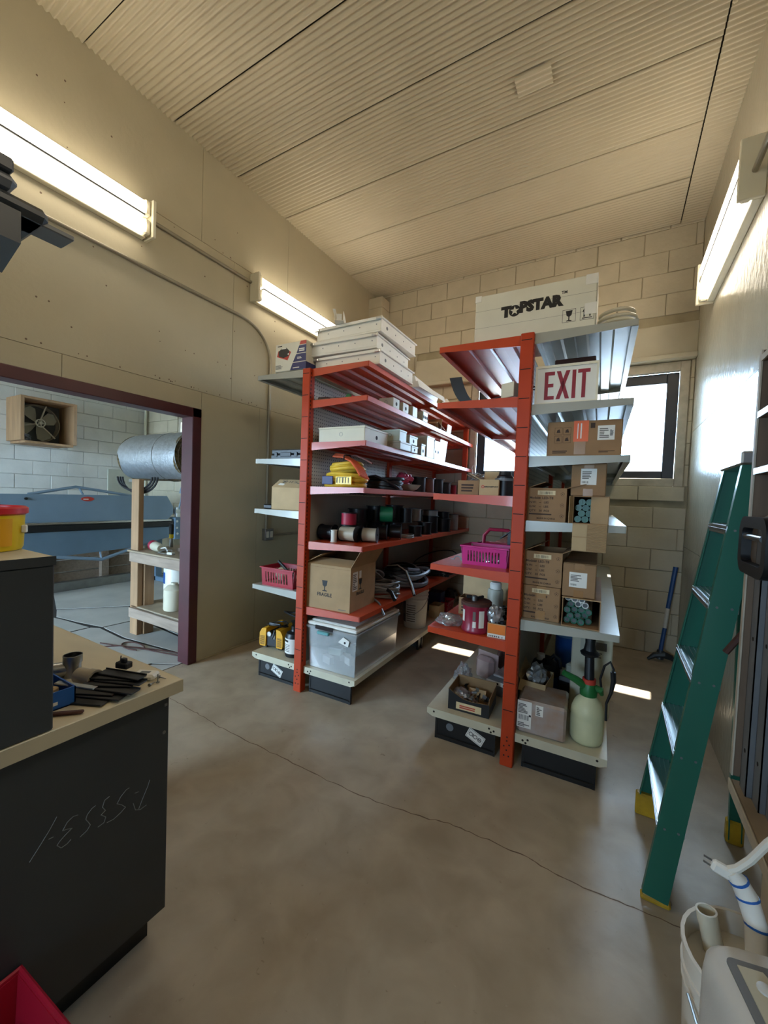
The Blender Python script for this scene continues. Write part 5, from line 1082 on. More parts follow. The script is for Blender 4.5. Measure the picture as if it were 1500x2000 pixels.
MB().box(-.01, .025, -.01, .02, .004, .034, .004).xf(Matrix.Rotation(.3, 4, 'Z')).build('block', M['card3'], t); MB().box(-.06, -.02, -.02, .025, .004, .03, .004).build('block', M['brownp'], t)
B(.0731, .0736, -.015, .0, .012, .02).build('mark', M['label'], t)
for k, (x, y, z, a, rot, lab) in enumerate([(-1.335, .555, 0, (0, 0, 1), 0, 'grey pipe coupling standing on the counter'), (-1.275, .545, 0, (1, .25, 0), 0, 'pale pipe coupling lying beside the standing one'), (-1.36, .515, 0, (.5, 1, 0), 0, 'grey pipe coupling lying against the hutch')]):
    t = thing('pipe_coupling', lab, 'pipe fitting', (x, y, CT), 0, 'pipe couplings on the counter'); a = Vector(a).normalized()
    c = Vector((0, 0, 0 if a.z > .9 else .021)); MB().pipe(c, c+a*.062, .021, .017, 20).build('sleeve', M['wiretan' if k == 1 else 'steel'], t); MB().pipe(c+a*.04, c+a*.062, .0235, .017, 20).build('collar', M['wiretan' if k == 1 else 'steel'], t)
r = random.Random(17)
PL = [(-1.145, .50, .0, .45), (-1.13, .535, .004, .42), (-1.16, .53, .008, .5), (-1.12, .565, .012, .35), (-1.15, .57, .017, .55), (-1.135, .59, .021, .4), (-1.165, .585, .025, .5), (-1.15, .60, .030, .3)]
for k, (x, y, z, a) in enumerate(PL):
    t = thing('plastic_cover', 'flat black plastic cover strip in the loose pile on the counter', 'cover', (x, y, CT+z+.001), a, 'black plastic covers piled on the counter')
    MB().box(-.075, .06, -.016, .016, 0, .004, .0015).build('strip', M['blackp'], t); MB().box(-.075, .06, .013, .016, .004, .007).build('ridge', M['blackp'], t)
t = thing('black_clip', 'small black clip on top of the pile of covers', 'clip', (-1.19, .62, CT+.036), .3); MB().box(-.02, .02, -.012, .012, 0, .018, .003).box(-.008, .008, -.006, .006, .018, .028, .002).build('body', M['blackp'], t); MB().tube([(-.012, 0, .018), (-.014, .004, .032)], .0015, 5).build('prong', M['blackp'], t)
t = thing('white_cover', 'white plastic cover with a slot behind the black pile', 'cover', (-1.155, .66, CT), .5); MB().box(-.03, .035, -.02, .02, 0, .018, .006).build('body', M['label'], t); MB().box(-.012, .015, -.006, .006, .0178, .0186).build('slot', M['acg'], t)
tag(MB().box(-.06, .05, -.008, .008, 0, .004, .001).build('metal_strip', M['alu'], None, (-1.175, .50, CT+.034), (0, .05, .42)), 'shiny metal strip lying on the black plastic covers', 'strip')
tag(MB().box(-.04, .04, -.006, .006, 0, .007, .002).build('dark_bar', M['brownp'], None, (-1.118, .448, CT+.001), (0, 0, .78)), 'short dark bar near the counter edge in front of the blue tray', 'bar')
for k, (x, y, a, lab) in enumerate([(-1.12, .682, .3, 'screw lying nearest the counter back edge'), (-1.10, .665, 1.2, 'screw standing upright on the counter'), (-1.095, .64, 2.0, 'screw lying nearest the worktop corner'), (-1.13, .672, 2.6, 'screw lying beside the white cover')]):
    t = thing('screw', lab, 'screw', (x, y, CT), a, 'loose screws on the counter')
    if k == 1: MB().cyl((0, 0, .001), (0, 0, .024), .0018, n=8).build('shank', M['steel'], t); MB().cyl((0, 0, 0), (0, 0, .0025), .005, n=12).build('head', M['steel'], t)
    else: MB().cyl((0, 0, .0045), (.022, 0, .003), .0022, .001, 8).build('shank', M['steel'], t); MB().cyl((-.003, 0, .0048), (0, 0, .0048), .0046, n=12).build('head', M['steel'], t)
# red bin by the counter
t = thing('red_bin', 'dark red open plastic bin on the floor against the counter', 'bin', (-.912, .200, 0), .04)
b = MB(); taper(b, -.13, .13, -.13, .13, 0, .33, .03, .004).build('tub', M['red'], t); X = .163
MB().tube([(-X, -X, .33), (X, -X, .33), (X, X, .33), (-X, X, .33)], .008, 8, True).build('rim', M['red'], t)
r = random.Random(3)
for k in range(5): tag(MB().blob((0, 0, .04), (.045, .035, .04), 40+k, .5, 2, 4).build('crumpled_scrap', M[['label', 'pinkbag', 'pvc', 'card3', 'coffee'][k]], None, (-.94+r.uniform(-.07, .06), .22+r.uniform(-.06, .07), .14+.02*k), (0, 0, k)), ['white', 'pink', 'cream', 'tan', 'dark red'][k]+' crumpled scrap inside the red bin', 'scrap')

# dark machine arm at the upper left, carried by a post on the hutch
t = thing('swing_arm', 'dark metal swing arm reaching in below the left wall light', 'arm', (-1.25, .30, 1.242), 0)
MB().cyl((-.12, -.02, 0), (-.12, -.02, .90), .025, n=14).build('post', M['char'], t); MB().cyl((-.12, -.02, 0), (-.12, -.02, .015), .07, n=22).build('foot', M['char'], t)
MB().box(-.16, .06, -.03, .075, .842, .872, .004).build('upper_plate', M['char'], t)
MB().box(-.14, .055, -.02, .085, .812, .842, .012).build('knuckle', M['acg'], t)
MB().box(-.15, .05, .0, .145, .770, .805, .012).build('pad', M['char'], t)
MB().box(-.035, .035, .07, .20, .770, .782, .002).build('tongue', M['acg'], t)
MB().prism([(-.16, .0), (.05, .0), (.05, .09), (-.16, .12)], .70, .77, 'z').build('gusset', M['char'], t)

# ------------------------------------------------------------------ step ladder
LX = lambda z: .190+.138*z
def ladder():
    t = thing('step_ladder', 'green fibreglass stepladder with yellow boots leaning by the right wall', 'ladder', (.30, 1.93, 0), 0)
    ox, oy = .30, 1.93; sl = math.atan(.138)
    def yn(z): return 1.687+.065*z
    def yf(z): return 2.180-.065*z
    def rail(x0, x1, ya, yb, z0, z1, wd, inward, name='rail', fl=.026, m='green'):
        # channel: web + two flanges, from (x0,ya,z0) to (x1,yb,z1)
        A = Vector((x0-ox, ya-oy, z0)); B_ = Vector((x1-ox, yb-oy, z1)); d = (B_-A).normalized(); e = Vector((d.z, 0, -d.x)).normalized(); n = Vector((0, inward, 0)); b = MB()
        def bar(o0, o1, n0, n1):
            vs = []
            for P in (A, B_):
                for (p, q) in ((o0, n0), (o1, n0), (o1, n1), (o0, n1)): vs.append(P+e*p+n*q)
            b.add(vs, [(3,2,1,0),(4,5,6,7),(0,1,5,4),(1,2,6,5),(2,3,7,6),(3,0,4,7)])
        h = wd/2
        bar(-h, h, 0, .004); bar(-h, -h+.004, .004, fl); bar(h-.004, h, .004, fl)
        return b.build(name, M[m], t)
    rail(LX(.02), LX(1.56), yn(.02), yn(1.56), .02, 1.56, .078, 1); rail(LX(.02), LX(1.56), yf(.02), yf(1.56), .02, 1.56, .078, -1)
    rail(.505, .452, 1.70, 1.80, .02, 1.53, .045, 1, 'rear_rail', .02); rail(.505, .452, 2.185, 2.08, .02, 1.53, .045, -1, 'rear_rail', .02)
    for z in (.285, .545, .815, 1.08, 1.345):
        a, c = yn(z)+.006-oy, yf(z)-.006-oy; x = LX(z)-ox; b = MB()
        b.box(x-.04, x+.04, a, c, z-.004, z).box(x-.042, x-.038, a, c, z-.03, z).box(x+.036, x+.04, a, c, z-.03, z)
        for k in range(5): b.box(x-.032+k*.016-.002, x-.032+k*.016+.002, a, c, z, z+.003)
        s = b.build('step', M['alu'], t)
        MB().box(x-.044, x-.042, a, c, z-.022, z-.012).build('step_lip', M['steel'], s)
    b = MB().box(LX(1.58)-ox-.05, LX(1.58)-ox+.06, yn(1.58)-oy-.02, yf(1.58)-oy+.02, 1.555, 1.60, .006).build('top_cap', M['alu'], t)
    for (y_, s) in ((yf(.05), -1), (yn(.05), 1)):
        x = LX(.04)-ox; MB().box(x-.045, x+.045, y_-oy-s*.006, y_-oy+s*.03, 0, .10 if s < 0 else .018, .006).build('boot', M['yboot'], t)
    for y_ in (1.70, 2.185): MB().box(.505-ox-.03, .505-ox+.03, y_-oy-.02, y_-oy+.02, 0, .10, .008).build('boot', M['yboot'], t)
    for z in (.45, 1.15): MB().box(.495-.035*z-ox-.01, .495-.035*z-ox+.01, 1.72-oy, 2.16-oy, z, z+.02, .003).build('rear_brace', M['alu'], t)
    MB().tube([(LX(1.0)-ox+.02, yn(1.0)-oy-.006, .92), (.34-ox+.05, yn(1)-oy-.012, 1.0), (.455-ox, 1.75-oy, 1.10)], .010, 6).build('spreader', M['brownp'], t)
    bl = MB()
    for z in (.285, .545, .815, 1.08, 1.345):
        for q in (-.02, .02): bl.cyl((LX(z)-ox+q, yn(z)-oy-.003, z-.014), (LX(z)-ox+q, yn(z)-oy+.001, z-.014), .004, n=8)
    bl.build('rivets', M['acg'], t)['kind'] = 'stuff'
    return t
ladder()

# ------------------------------------------------------------------ digging tool in the corner
t = thing('mattock', 'mattock with a blue handle standing head down in the far right corner', 'tool', (.42, 4.42, 0), 0)
MB().tube([(.0, .0, .04), (.03, .04, .30)], .017, 10).tube([(.045, .06, .48), (.09, .11, .86)], [.017, .020], 10).build('handle', M['handleblue'], t)
MB().tube([(.03, .04, .30), (.045, .06, .48)], .017, 10).build('worn_band', M['wirewht'], t)
MB().tube([(-.09, -.03, .012), (-.04, -.01, .05), (.03, 0, .065), (.09, .03, .04), (.115, .045, .012)], [.012, .026, .034, .024, .012], 8).build('head', M['char'], t)
MB().cyl((0, 0, .02), (.01, .012, .10), .034, .028, 12).build('eye', M['char'], t)

# ------------------------------------------------------------------ wooden cubby shelf at the right edge
t = thing('cubby_shelf', 'wooden cubby shelf on the right wall above a worn ledge', 'shelf', (.35, 1.57, 0), 0)
WX = XR-.008-.35
B(0, WX, .0, .018, .60, 1.87, .002).build('side_panel', M['dkwood'], t); B(-.004, .0, -.001, .018, .60, 1.87).build('front_edge', M['woodtrim'], t)
for z in (1.855, 1.69, 1.525):
    B(0.0, WX, -.75, .0, z-.018, z, .002).build('board', M['dkwood'], t); B(-.004, 0, -.75, 0, z-.018, z).build('front_edge', M['alu' if z < 1.8 else 'woodtrim'], t)
B(WX, WX+.006, -.75, .0, .60, 1.85).build('back_panel', M['dkwood'], t)
B(-.0, WX, -.36, .02, .555, .58, .003).build('ledge', M['ply'], t); B(-.006, .0, -.36, .02, .548, .582, .002).build('ledge_edge', M['woodtrim'], t)
B(0.01, .03, -.36, -.26, .38, .548, .002).build('apron', M['woodtrim'], t); B(.12, .20, -.06, .02, 0, .555).build('leg', M['woodtrim'], t)
for k in range(3):
    tt = thing('steel_channel', ['steel channel stud standing nearest the corner of the ledge', 'steel channel stud standing in the middle of three', 'steel channel stud standing furthest along the ledge'][k], 'channel', (.365+.014*k, 1.535-.062*k, .581), 0, 'steel channels on the ledge')
    MB().box(0, .003, -.028, .028, 0, .80).box(0, .03, -.028, -.025, 0, .80).box(0, .03, .025, .028, 0, .80).build('channel', M['acg'], tt)
    b = MB()
    for z in (.12, .45): b.cyl((-.001, 0, z), (.0005, 0, z), .006, n=10)
    b.build('holes', M['dark'], tt)
t = thing('paint_can', 'paper-labelled metal can with a wire bail on the wooden ledge', 'can', (.455, 1.365, .581), 0)
MB().lathe([(.001, 0), (.060, 0), (.062, .004), (.060, .008), (.060, .105), (.062, .110), (.062, .115), (.052, .113), (.05, .108), (.001, .108)], (0, 0, 0), 28).build('body', M['steel'], t); wraplabel(t, .0605, .0605, .012, .10, D(-200), D(-80), M['label']); wraplabel(t, .061, .061, .02, .055, D(-170), D(-150), M['ink'], 'print'); wraplabel(t, .061, .061, .07, .09, D(-190), D(-130), M['fadedink'], 'print')
MB().tube([(.01*math.cos(a), .045*math.sin(a), .12+.004*math.sin(2*a)) for a in [PI*2*k/16 for k in range(16)]], .003, 6, True).build('bail', M['blackp'], t); MB().cyl((0, 0, .108), (0, 0, .125), .025, n=16).build('plug', M['blackp'], t)
t = thing('c_clamp', 'black cast C-clamp hanging from the cubby shelf front', 'clamp', (.325, 1.40, 1.23), 0)
def rrect(x0, x1, z0, z1, r_, n=5):
    P = []
    for (cx, cz, a0) in ((x1-r_, z1-r_, 0), (x0+r_, z1-r_, PI/2), (x0+r_, z0+r_, PI), (x1-r_, z0+r_, 1.5*PI)):
        for k in range(n+1): P.append((cx+r_*math.cos(a0+PI/2*k/n), cz+r_*math.sin(a0+PI/2*k/n)))
    return P
O = rrect(-.12, .12, 0, .155, .045); I = rrect(-.09, .09, .03, .125, .02); n = len(O); b = MB(); vs = []
for xx_ in (-.011, .011):
    vs += [(xx_, p[0], p[1]) for p in O]+[(xx_, p[0], p[1]) for p in I]
fs = []
for k in range(n):
    j = (k+1) % n; fs += [(k, j, n+j, n+k), (2*n+k, 3*n+k, 3*n+j, 2*n+j), (k, 2*n+k, 2*n+j, j), (n+k, n+j, 3*n+j, 3*n+k)]
b.add(vs, fs).build('frame', M['blackp'], t); MB().cyl((0, -.06, .10), (0, .09, .10), .009, n=12).build('screw', M['steel'], t); MB().tube([(.011, .0, .15), (.03, .0, .165), (.03, -.06, .165)], .004, 6).build('hanger', M['steel'], t)

# ------------------------------------------------------------------ bucket with pipe and portable air conditioner at the lower right
t = pail('white plastic bucket with pipes in it beside the ladder foot', (.335, 1.195, 0), .4, .138, .37, M['bucket'], ribs=False)
MB().lathe([(.1335, .27), (.1375, .272), (.1375, .278), (.1345, .28)], (0, 0, 0), 32).lathe([(.1345, .305), (.1405, .307), (.1405, .313), (.136, .315)], (0, 0, 0), 32).build('rib', M['bucket'], t)
t = thing('pvc_pipe', 'short beige pipe leaning inside the white bucket near the ladder', 'pipe', (.30, 1.20, .012), 0); MB().pipe((.03, .02, .02), (-.052, .052, .395), .0215, .018, 22).build('pipe', M['pvc'], t); MB().pipe((-.047, .050, .37), (-.052, .052, .395), .0225, .018, 22).build('collar', M['pvc'], t)
tag(MB().tube([(-.03, 0, .0), (0, 0, .006), (.05, .01, .0)], .010, 8).build('hose_end', M['wirewht'], None, (.195, 1.10, .20), (0, .3, 1.0)), 'white hose end poking out below the bucket rim', 'hose')
t = thing('air_conditioner', 'white portable air conditioner with a button panel at the lower right', 'appliance', (.385, .785, 0), .22)
b = MB(); P = rrect(-.18, .13, -.21, .19, .05); Pt = rrect(-.165, .115, -.195, .175, .045); n = len(P); vs = [(p[0], p[1], .02) for p in P]+[(p[0], p[1], .575) for p in P]+[(p[0]*.985+.0, p[1]*.985, .603) for p in P]+[(p[0], p[1], .618) for p in Pt]
fs = [tuple(reversed(range(n))), tuple(range(3*n, 4*n))]+[(m*n+k, m*n+(k+1) % n, (m+1)*n+(k+1) % n, (m+1)*n+k) for m in range(3) for k in range(n)]
b.add(vs, fs).build('body', M['acw'], t, ang=50)
po = MB().prism(rrect(-.150, .085, -.17, .150, .012), .6175, .6205, 'z').build('panel_frame', M['acg'], t); MB().prism([(-.136, .138), (-.100, .138), (-.085, .10), (-.078, -.155), (-.136, -.155)], .6205, .6225, 'z').build('button_strip', M['acb'], t)
for k in range(6):
    q = MB().lathe([(.011, 0), (.0105, .003), (.007, .0045), (.001, .0045)], (-.112+.002*(k % 2), .108-.040*k, .6225), 18).build('button', M['acw'], t)
for e in (-1, 1):
    for f_ in (-1, 1): MB().cyl((e*.1-.02, f_*.12, 0), (e*.1-.02, f_*.12, .022), .025, n=14).build('caster', M['blackp'], t)
def LA(*P): return [Matrix.Rotation(-.22, 3, 'Z') @ (Vector(p)-Vector((.385, .785, 0))) for p in P]
q = LA((.288, .99, .44), (.284, 1.02, .52), (.284, 1.04, .585), (.270, 1.05, .628), (.255, 1.05, .655), (.242, 1.05, .668))
MB().tube(q, [.017, .018, .019, .019, .016, .012], 12).build('taped_cord', M['label'], t)
for k in (2, 3, 4): d_ = (q[k]-q[k-1]).normalized(); MB().pipe(q[k]-d_*.002, q[k]+d_*.002, .0200-.0012*(k == 4)*2, .014, 16).build('cable_tie', M['blue'], t)
pl = MB().box(-.016, .020, -.008, .008, -.012, .012, .005).xf(Matrix.Translation(LA((.226, 1.05, .665))[0]) @ Matrix.Rotation(-.22, 4, 'Z') @ Matrix.Rotation(.25, 4, 'Y')).build('plug', M['label'], t)
for dz in (-.006, .006): MB().tube(LA((.211, 1.05, .670+dz), (.198, 1.05, .674+dz)), .0022, 6).build('prong', M['steel'], t)
MB().tube(LA((.238, 1.05, .668), (.252, 1.05, .679), (.270, 1.05, .705), (.293, 1.05, .750), (.33, 1.03, .83), (.40, .98, .90), (.47, .9, .85), (.48, .85, .6)), .0075, 8).build('power_cord', M['wirewht'], t)
MB().tube(LA((.345, .95, .52), (.352, 1.0, .60), (.372, 1.06, .70), (.42, 1.10, .80)), [.062, .060, .055, .05], 18).build('exhaust_hose', M['acw'], t)

# ------------------------------------------------------------------ next room
t = thing('box_fan', 'exhaust fan in a wooden box on the far white wall', 'fan', (XF+.002, 2.42, 2.207), 0)
fx, hy, hz = .45, .265, .266
for (a, lab) in (((0, fx, -hy-.04, -hy, -hz, hz+.03), ''), ((0, fx, hy, hy+.04, -hz, hz+.03), ''), ((0, fx, -hy, hy, hz, hz+.03), ''), ((0, fx, -hy, hy, -hz-.03, -hz), '')): B(*a, .003).build('box_side', M['pine'], t)
B(0, .02, -hy, hy, -hz, hz).build('back', M['acg'], t); MB().pipe((.03, -.02, 0), (.14, -.02, 0), .25, .24, 36).build('shroud', M['wiretan'], t)
for k in range(4):
    a = k*PI/2+.5; b = MB(); vs = []
    for (rr, w0, tw) in ((.03, .016, .02), (.10, .055, .02), (.18, .085, .015), (.23, .05, .01)):
        for s in (-1, 1): vs.append((.10+s*tw, -.02+rr*math.cos(a)-s*w0*math.sin(a), rr*math.sin(a)+s*w0*math.cos(a)))
    vs += [(v_[0]+.003, v_[1], v_[2]) for v_ in vs]; fs = []
    for i in range(3): fs += [(2*i, 2*i+1, 2*i+3, 2*i+2), (8+2*i, 8+2*i+2, 8+2*i+3, 8+2*i+1)]
    fs += [(0, 8, 9, 1), (6, 7, 15, 14), (0, 2, 10, 8), (2, 4, 12, 10), (4, 6, 14, 12), (1, 9, 11, 3), (3, 11, 13, 5), (5, 13, 15, 7)]
    b.add(vs, fs).build('blade', M['bluegrey'], t)
pu = MB().pipe((.20, -.02, 0), (.23, -.02, 0), .055, .044, 26).cyl((.19, -.02, 0), (.24, -.02, 0), .02, n=12)
for k in range(5): a = k*2*PI/5; pu.tube([(.215, -.02+.015*math.cos(a), .015*math.sin(a)), (.215, -.02+.048*math.cos(a), .048*math.sin(a))], .006, 6)
pu.build('pulley', M['wirewht'], t)
for a in (1.25, 3.45, 5.5): MB().tube([(.17, -.02+.03*math.cos(a), .03*math.sin(a)), (.17, -.02+.255*math.cos(a), .255*math.sin(a))], .009, 7).build('strut', M['wirewht'], t)
MB().blob((.14, -.17, -.20), (.08, .07, .05), 3, .4, 3).build('motor', M['acg'], t)
tag(MB().box(XF+.0, XF+.02, 1.985, 2.01, 2.6, 3.2).build('wall_strap', M['brownp'], None), 'dark strap running up the white wall above the fan box', 'strap')
# sheet metal brake
t = thing('metal_brake', 'long blue sheet-metal brake along the far wall', 'machine', (-5.9, 2.3, 0), 0)
MB().prism([(-1.5, .935), (1.38, .935), (1.46, 1.02), (1.46, 1.12), (1.36, 1.285), (-1.5, 1.265)], -.06, 0, 'x').build('upper_beam', M['bluepaint'], t)
MB().box(.0, .035, -1.5, 1.42, .905, .935, .006).box(-.06, .0, -1.5, 1.44, .905, .934).build('nosing_bar', M['alu'], t); MB().box(-.05, .04, -1.5, 1.44, .825, .902, .006).build('bending_bar', M['blackp'], t)
MB().prism([(-1.5, .82), (1.40, .82), (1.40, .66), (.78, .545), (-.4, .50), (-1.5, .55)], -.05, .02, 'x').build('lower_apron', M['bluedark'], t)
MB().tube([(-.03, -.30, 1.27), (-.03, .18, 1.375), (-.03, .85, 1.28)], .018, 8).tube([(-.03, .22, 1.36), (-.03, .26, 1.28)], .012, 8).build('upper_truss', M['bluepaint'], t)
MB().tube([(.0, -.15, .53), (.05, .45, .43), (.0, 1.0, .57)], .022, 8).tube([(.05, .45, .43), (0, .45, .54)], .012, 8).build('lower_truss', M['bluepaint'], t)
bd = MB().lathe([(.001, 0), (.075, 0), (.072, .004), (.001, .004)], (0, 0, 0), 24)
for v_ in bd.v: v_.y *= .38
bd.xf(Matrix.Translation((.001, .30, 1.225)) @ Matrix(((0, 0, 1, 0), (1, 0, 0, 0), (0, 1, 0, 0), (0, 0, 0, 1)))).build('badge', M['redp'], t); bars(t, M['label'], .25, .35, 1.217, 1.233, .0055, 1, 3, 'x')
MB().cyl((0, -.33, 1.22), (.02, -.33, 1.22), .015, n=10).build('bolt', M['blackp'], t)
e = MB().box(-.10, .05, 1.46, 1.60, .62, .96, .01).build('end_block', M['bluedark'], t)
for (y_, z_) in ((1.49, .90), (1.565, .90), (1.49, .80), (1.565, .80), (1.50, .71), (1.57, .71)): MB().cyl((.05, y_, z_), (.066, y_, z_), .018, n=6).build('bolt', M['alu'], t)
MB().cyl((.0, 1.48, 1.05), (.0, 1.58, 1.05), .04, n=16).box(-.03, .03, 1.50, 1.56, .96, 1.12, .006).build('clamp_head', M['alu'], t); MB().tube([(.02, 1.54, 1.08), (.04, 1.56, 1.22), (.05, 1.57, 1.34)], .012, 8).cyl((.05, 1.57, 1.33), (.05, 1.58, 1.46), .045, .02, 12).build('lever', M['bluepaint'], t)
for y_ in (-1.3, 1.30): MB().box(-.2, -.08, y_-.05, y_+.05, 0, .9, .006).box(-.3, .25, y_-.05, y_+.05, 0, .07, .006).build('stand', M['bluedark'], t)
MB().box(-.12, -.06, -1.3, 1.3, .55, .9, .004).build('stretcher', M['bluedark'], t)
tag(MB().box(-.02, .02, -1.15, 1.15, .0, .13).box(.02, .08, -1.15, 1.15, .115, .13).build('steel_angle', M['steel'], None, (-6.22, 2.3, .0)), 'bright steel angle lying on edge below the blue brake', 'steel angle')
for k in range(3):
    tag(B(-.02, .02, -1.3, 1.2, 0, .15, .004).build('timber_board', M['oldwood'], None, (-6.62+.004*k, 2.35, .02+.17*k), (0, 0, 0)), ['lowest weathered board of the rack behind the brake', 'middle weathered board of the rack behind the brake', 'top weathered board of the rack behind the brake'][k], 'board', 'boards behind the brake')
for k in range(3): tag(B(-.04, .04, -.05, .05, 0, .62, .004).build('timber_post', M['oldwood'], None, (-6.55, 1.55+.78*k, 0)), ['weathered short post left of three behind the brake', 'weathered short post between two others behind the brake', 'weathered short post right of three behind the brake'][k], 'post', 'posts behind the brake')
for k in range(2): tag(MB().pipe((-.0, -.5, .045), (0, .35, .045), .045, .04, 20).build('metal_tube', M['alu'], None, (-6.35, 1.75, .40+.0*k) if k == 0 else (-6.36, 2.9, .132)), ['shiny tube lying below the brake by the hutch edge', 'second shiny tube lying low behind the timber bench'][k], 'tube') if k == 0 else None
tag(MB().box(-.01, .01, -.22, .22, 0, .45, .003).build('wall_board', M['bluegrey'], None, (XF+.012, 3.55, 1.22)), 'pale grey panel fixed to the far white wall beside the bench post', 'panel')
# bench
t = thing('timber_bench', 'rough timber bench with a tall corner post beyond the doorway', 'bench', (-3.98, 2.12, 0), 0)
B(0, .12, 0, .05, 0, 1.478, .004).build('post', M['pine'], t); B(0.02, .14, .055, .15, 0, .76, .004).build('leg', M['pine'], t)
B(.70, .78, .06, .14, 0, .76, .004).build('leg', M['pine'], t)
for x_ in (.02, .70): B(x_, x_+.1, .56, .65, 0, .76, .004).build('leg', M['pine'], t)
B(.03, .96, -.03, .0, .70, .79, .004).build('front_rail', M['oldwood'], t); B(.03, .96, .65, .68, .70, .79, .004).build('back_rail', M['oldwood'], t); B(.0, .96, -.035, .69, .792, .808, .003).build('bench_top', M['ply'], t)
B(.03, .96, -.03, .0, .17, .262, .004).build('shelf_rail', M['oldwood'], t); B(.02, .96, -.0, .66, .262, .276, .003).build('lower_shelf', M['ply'], t)
B(-.0, .12, .60, .65, .81, 1.478, .004).build('post', M['pine'], t); B(.82, .92, .0, .05, .81, 1.478, .004).build('post', M['pine'], t); B(.82, .92, .60, .65, .81, 1.478, .004).build('post', M['pine'], t)
t = thing('insulation_roll', 'large foil-faced insulation roll lying on the bench posts', 'insulation', (-4.35, 2.40, 1.478), 0)
n = 44; vs = []; fs = []; r0 = .235; Lr = .95; b = MB()
r = random.Random(2)
for i in range(13):
    for k in range(n):
        a = 2*PI*k/n; rr = r0*(1+.006*math.sin(5*a+i))*(1-.02*(i in (0, 12))); rr = rr if math.sin(a) > -.93 else r0*.965
        vs.append((Lr*i/12, rr*math.cos(a), r0*.965+rr*math.sin(a)))
    if i:
        for k in range(n): fs.append(((i-1)*n+k, (i-1)*n+(k+1) % n, i*n+(k+1) % n, i*n+k))
b.add(vs, fs).build('foil_facing', M['foil'], t, ang=60)
MB().cyl((.004, 0, r0*.965), (Lr-.006, 0, r0*.965), r0*.985, n=44).build('batt', M['insul'], t)
sp = MB(); sp.tube([(Lr-.004, (.03+.19*k/60)*math.cos(k*.42), r0*.965+(.03+.19*k/60)*math.sin(k*.42)) for k in range(61)], .006, 5); sp.build('roll_edge', M['dkwood'], t)
MB().box(.60, .612, -.004, .004, 0, 0).build('seam_tape', M['foil'], t) if 0 else MB().pipe((.60, 0, r0*.965), (.607, 0, r0*.965), r0*1.008, r0*.98, 44).build('seam', M['steel'], t)
t = thing('hose_loops', 'thin black hose loops hanging behind the bench post', 'hose', (-4.05, 2.16, 1.40), 0)
b = MB()
for k in range(3): b.tube([(-.30+.26*k*.1+.30*(1-math.cos(a)), .02+.01*k, .10-.13*math.sin(a)*(1+.1*k)) for a in [PI*q/12 for q in range(13)]], .010, 7)
b.build('hose', M['hoseb'], t); MB().box(-.02, .06, -.02, .05, .05, .075).build('hook', M['steel'], t)
tag(MB().pipe((0, 0, 0), (0, .0, .006), .05, .03, 18).build('plug_adapter', M['blackp'], None, (-3.86, 2.30, .809)), 'flat dark disc lying on the bench top', 'disc')
t = thing('angle_grinder', 'red and grey hand tool lying on the bench top', 'power tool', (-3.72, 2.20, .809), -.2)
MB().tube([(-.09, 0, .045), (-.05, 0, .05), (-.02, 0, .045)], [.035, .05, .042], 12).build('motor', M['coffee'], t); MB().tube([(-.02, 0, .045), (.06, 0, .045), (.14, 0, .04)], [.042, .045, .03], 12).build('body', M['acb'], t); MB().tube([(.14, 0, .04), (.17, .03, .05), (.22, .03, .02)], .006, 6).build('wire', M['label'], t)
t = thing('glue_bottle', 'dark bottle with a yellow band standing on the bench', 'bottle', (-3.88, 2.46, .809), 0); MB().lathe([(.001, 0), (.02, 0), (.02, .07), (.012, .09), (.001, .09)], (0, 0, 0), 16).build('body', M['steel'], t); MB().cyl((0, 0, .09), (0, 0, .13), .021, n=16).build('band', M['byellow'], t); MB().lathe([(.022, .13), (.024, .22), (.018, .235), (.001, .237)], (0, 0, 0), 16).build('grip', M['blackp'], t)
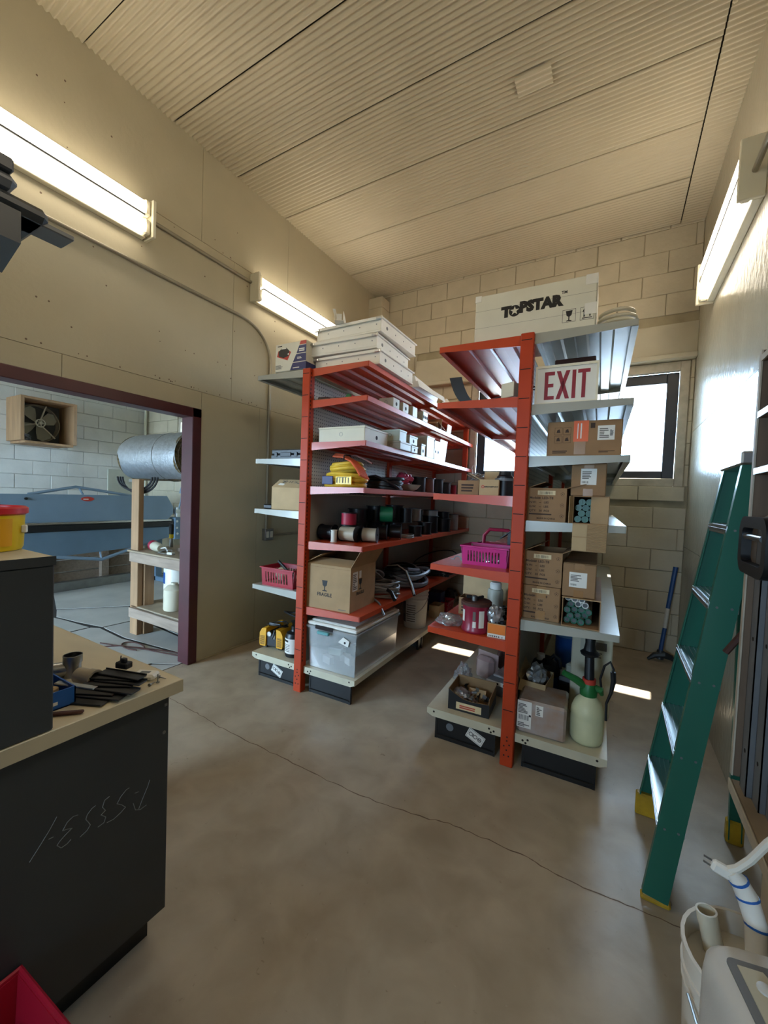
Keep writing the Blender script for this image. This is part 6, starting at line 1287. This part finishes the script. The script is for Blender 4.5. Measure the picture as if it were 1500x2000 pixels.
t = thing('wire_tray', 'wooden tray of scraps lying at the back of the bench', 'tray', (-3.42, 2.45, .809), .1); MB().box(-.15, .15, -.12, .12, 0, .006).box(-.15, .15, -.12, -.11, 0, .035).box(-.15, .15, .11, .12, 0, .035).box(-.15, -.14, -.12, .12, 0, .035).box(.14, .15, -.12, .12, 0, .035).build('tray', M['oldwood'], t); MB().blob((0, 0, .02), (.1, .08, .02), 4, .5, 3).build('scraps', M['steel'], t)
t = thing('metal_clip', 'bent bright metal clip lying at the front of the bench', 'clip', (-3.50, 2.16, .809), .2); MB().tube([(-.08, 0, .005), (-.04, .03, .03), (.05, .03, .035), (.08, 0, .01), (.02, -.02, .005), (-.08, 0, .005)], .005, 6).build('wire', M['alu'], t); MB().box(.04, .10, -.02, .02, 0, .02, .003).build('tab', M['label'], t)
t = thing('refrigerant_drum', 'tall white drum with a blue label under the bench', 'drum', (-3.72, 2.44, .277), 0); MB().lathe([(.001, 0), (.125, 0), (.13, .01), (.13, .03), (.126, .035), (.13, .06), (.13, .36), (.122, .375), (.001, .378)], (0, 0, 0), 32).build('body', M['bucket'], t); wraplabel(t, .13, .13, .20, .31, D(-130), D(-95), M['bluejug']); wraplabel(t, .13, .13, .08, .09, D(-130), D(-95), M['navy']); MB().cyl((-.02, 0, .376), (-.02, 0, .382), .04, n=18).build('bung', M['acg'], t)
t = thing('gas_bottle', 'small milky bottle standing in front of the white drum', 'bottle', (-3.52, 2.27, .277), 0); MB().lathe([(.001, 0), (.085, 0), (.09, .01), (.09, .19), (.06, .225), (.03, .235), (.03, .25), (.001, .25)], (0, 0, 0), 26).build('body', M['pvc'], t); wraplabel(t, .09, .09, .05, .17, D(-170), D(-120), M['label'])
t = thing('floor_cord', 'thin dark cord looped on the floor below the bench', 'cord', (-3.55, 1.95, .004), 0)
b = MB().tube([(-.35, -.12, .003), (-.2, -.08, .003), (0, .0, .003), (.25, .09, .003), (.5, .16, .003)], .006, 6).tube([(-.25, -.16, .003), (-.15, -.06, .003), (.1, .02, .003), (.3, .06, .003), (.55, .12, .003)], .006, 6)
b.tube([(-.05+.14*math.cos(a), .0+.06*math.sin(a), .004) for a in [.3+5.4*k/18 for k in range(19)]], .006, 6).build('cord', M['brownp'], t)
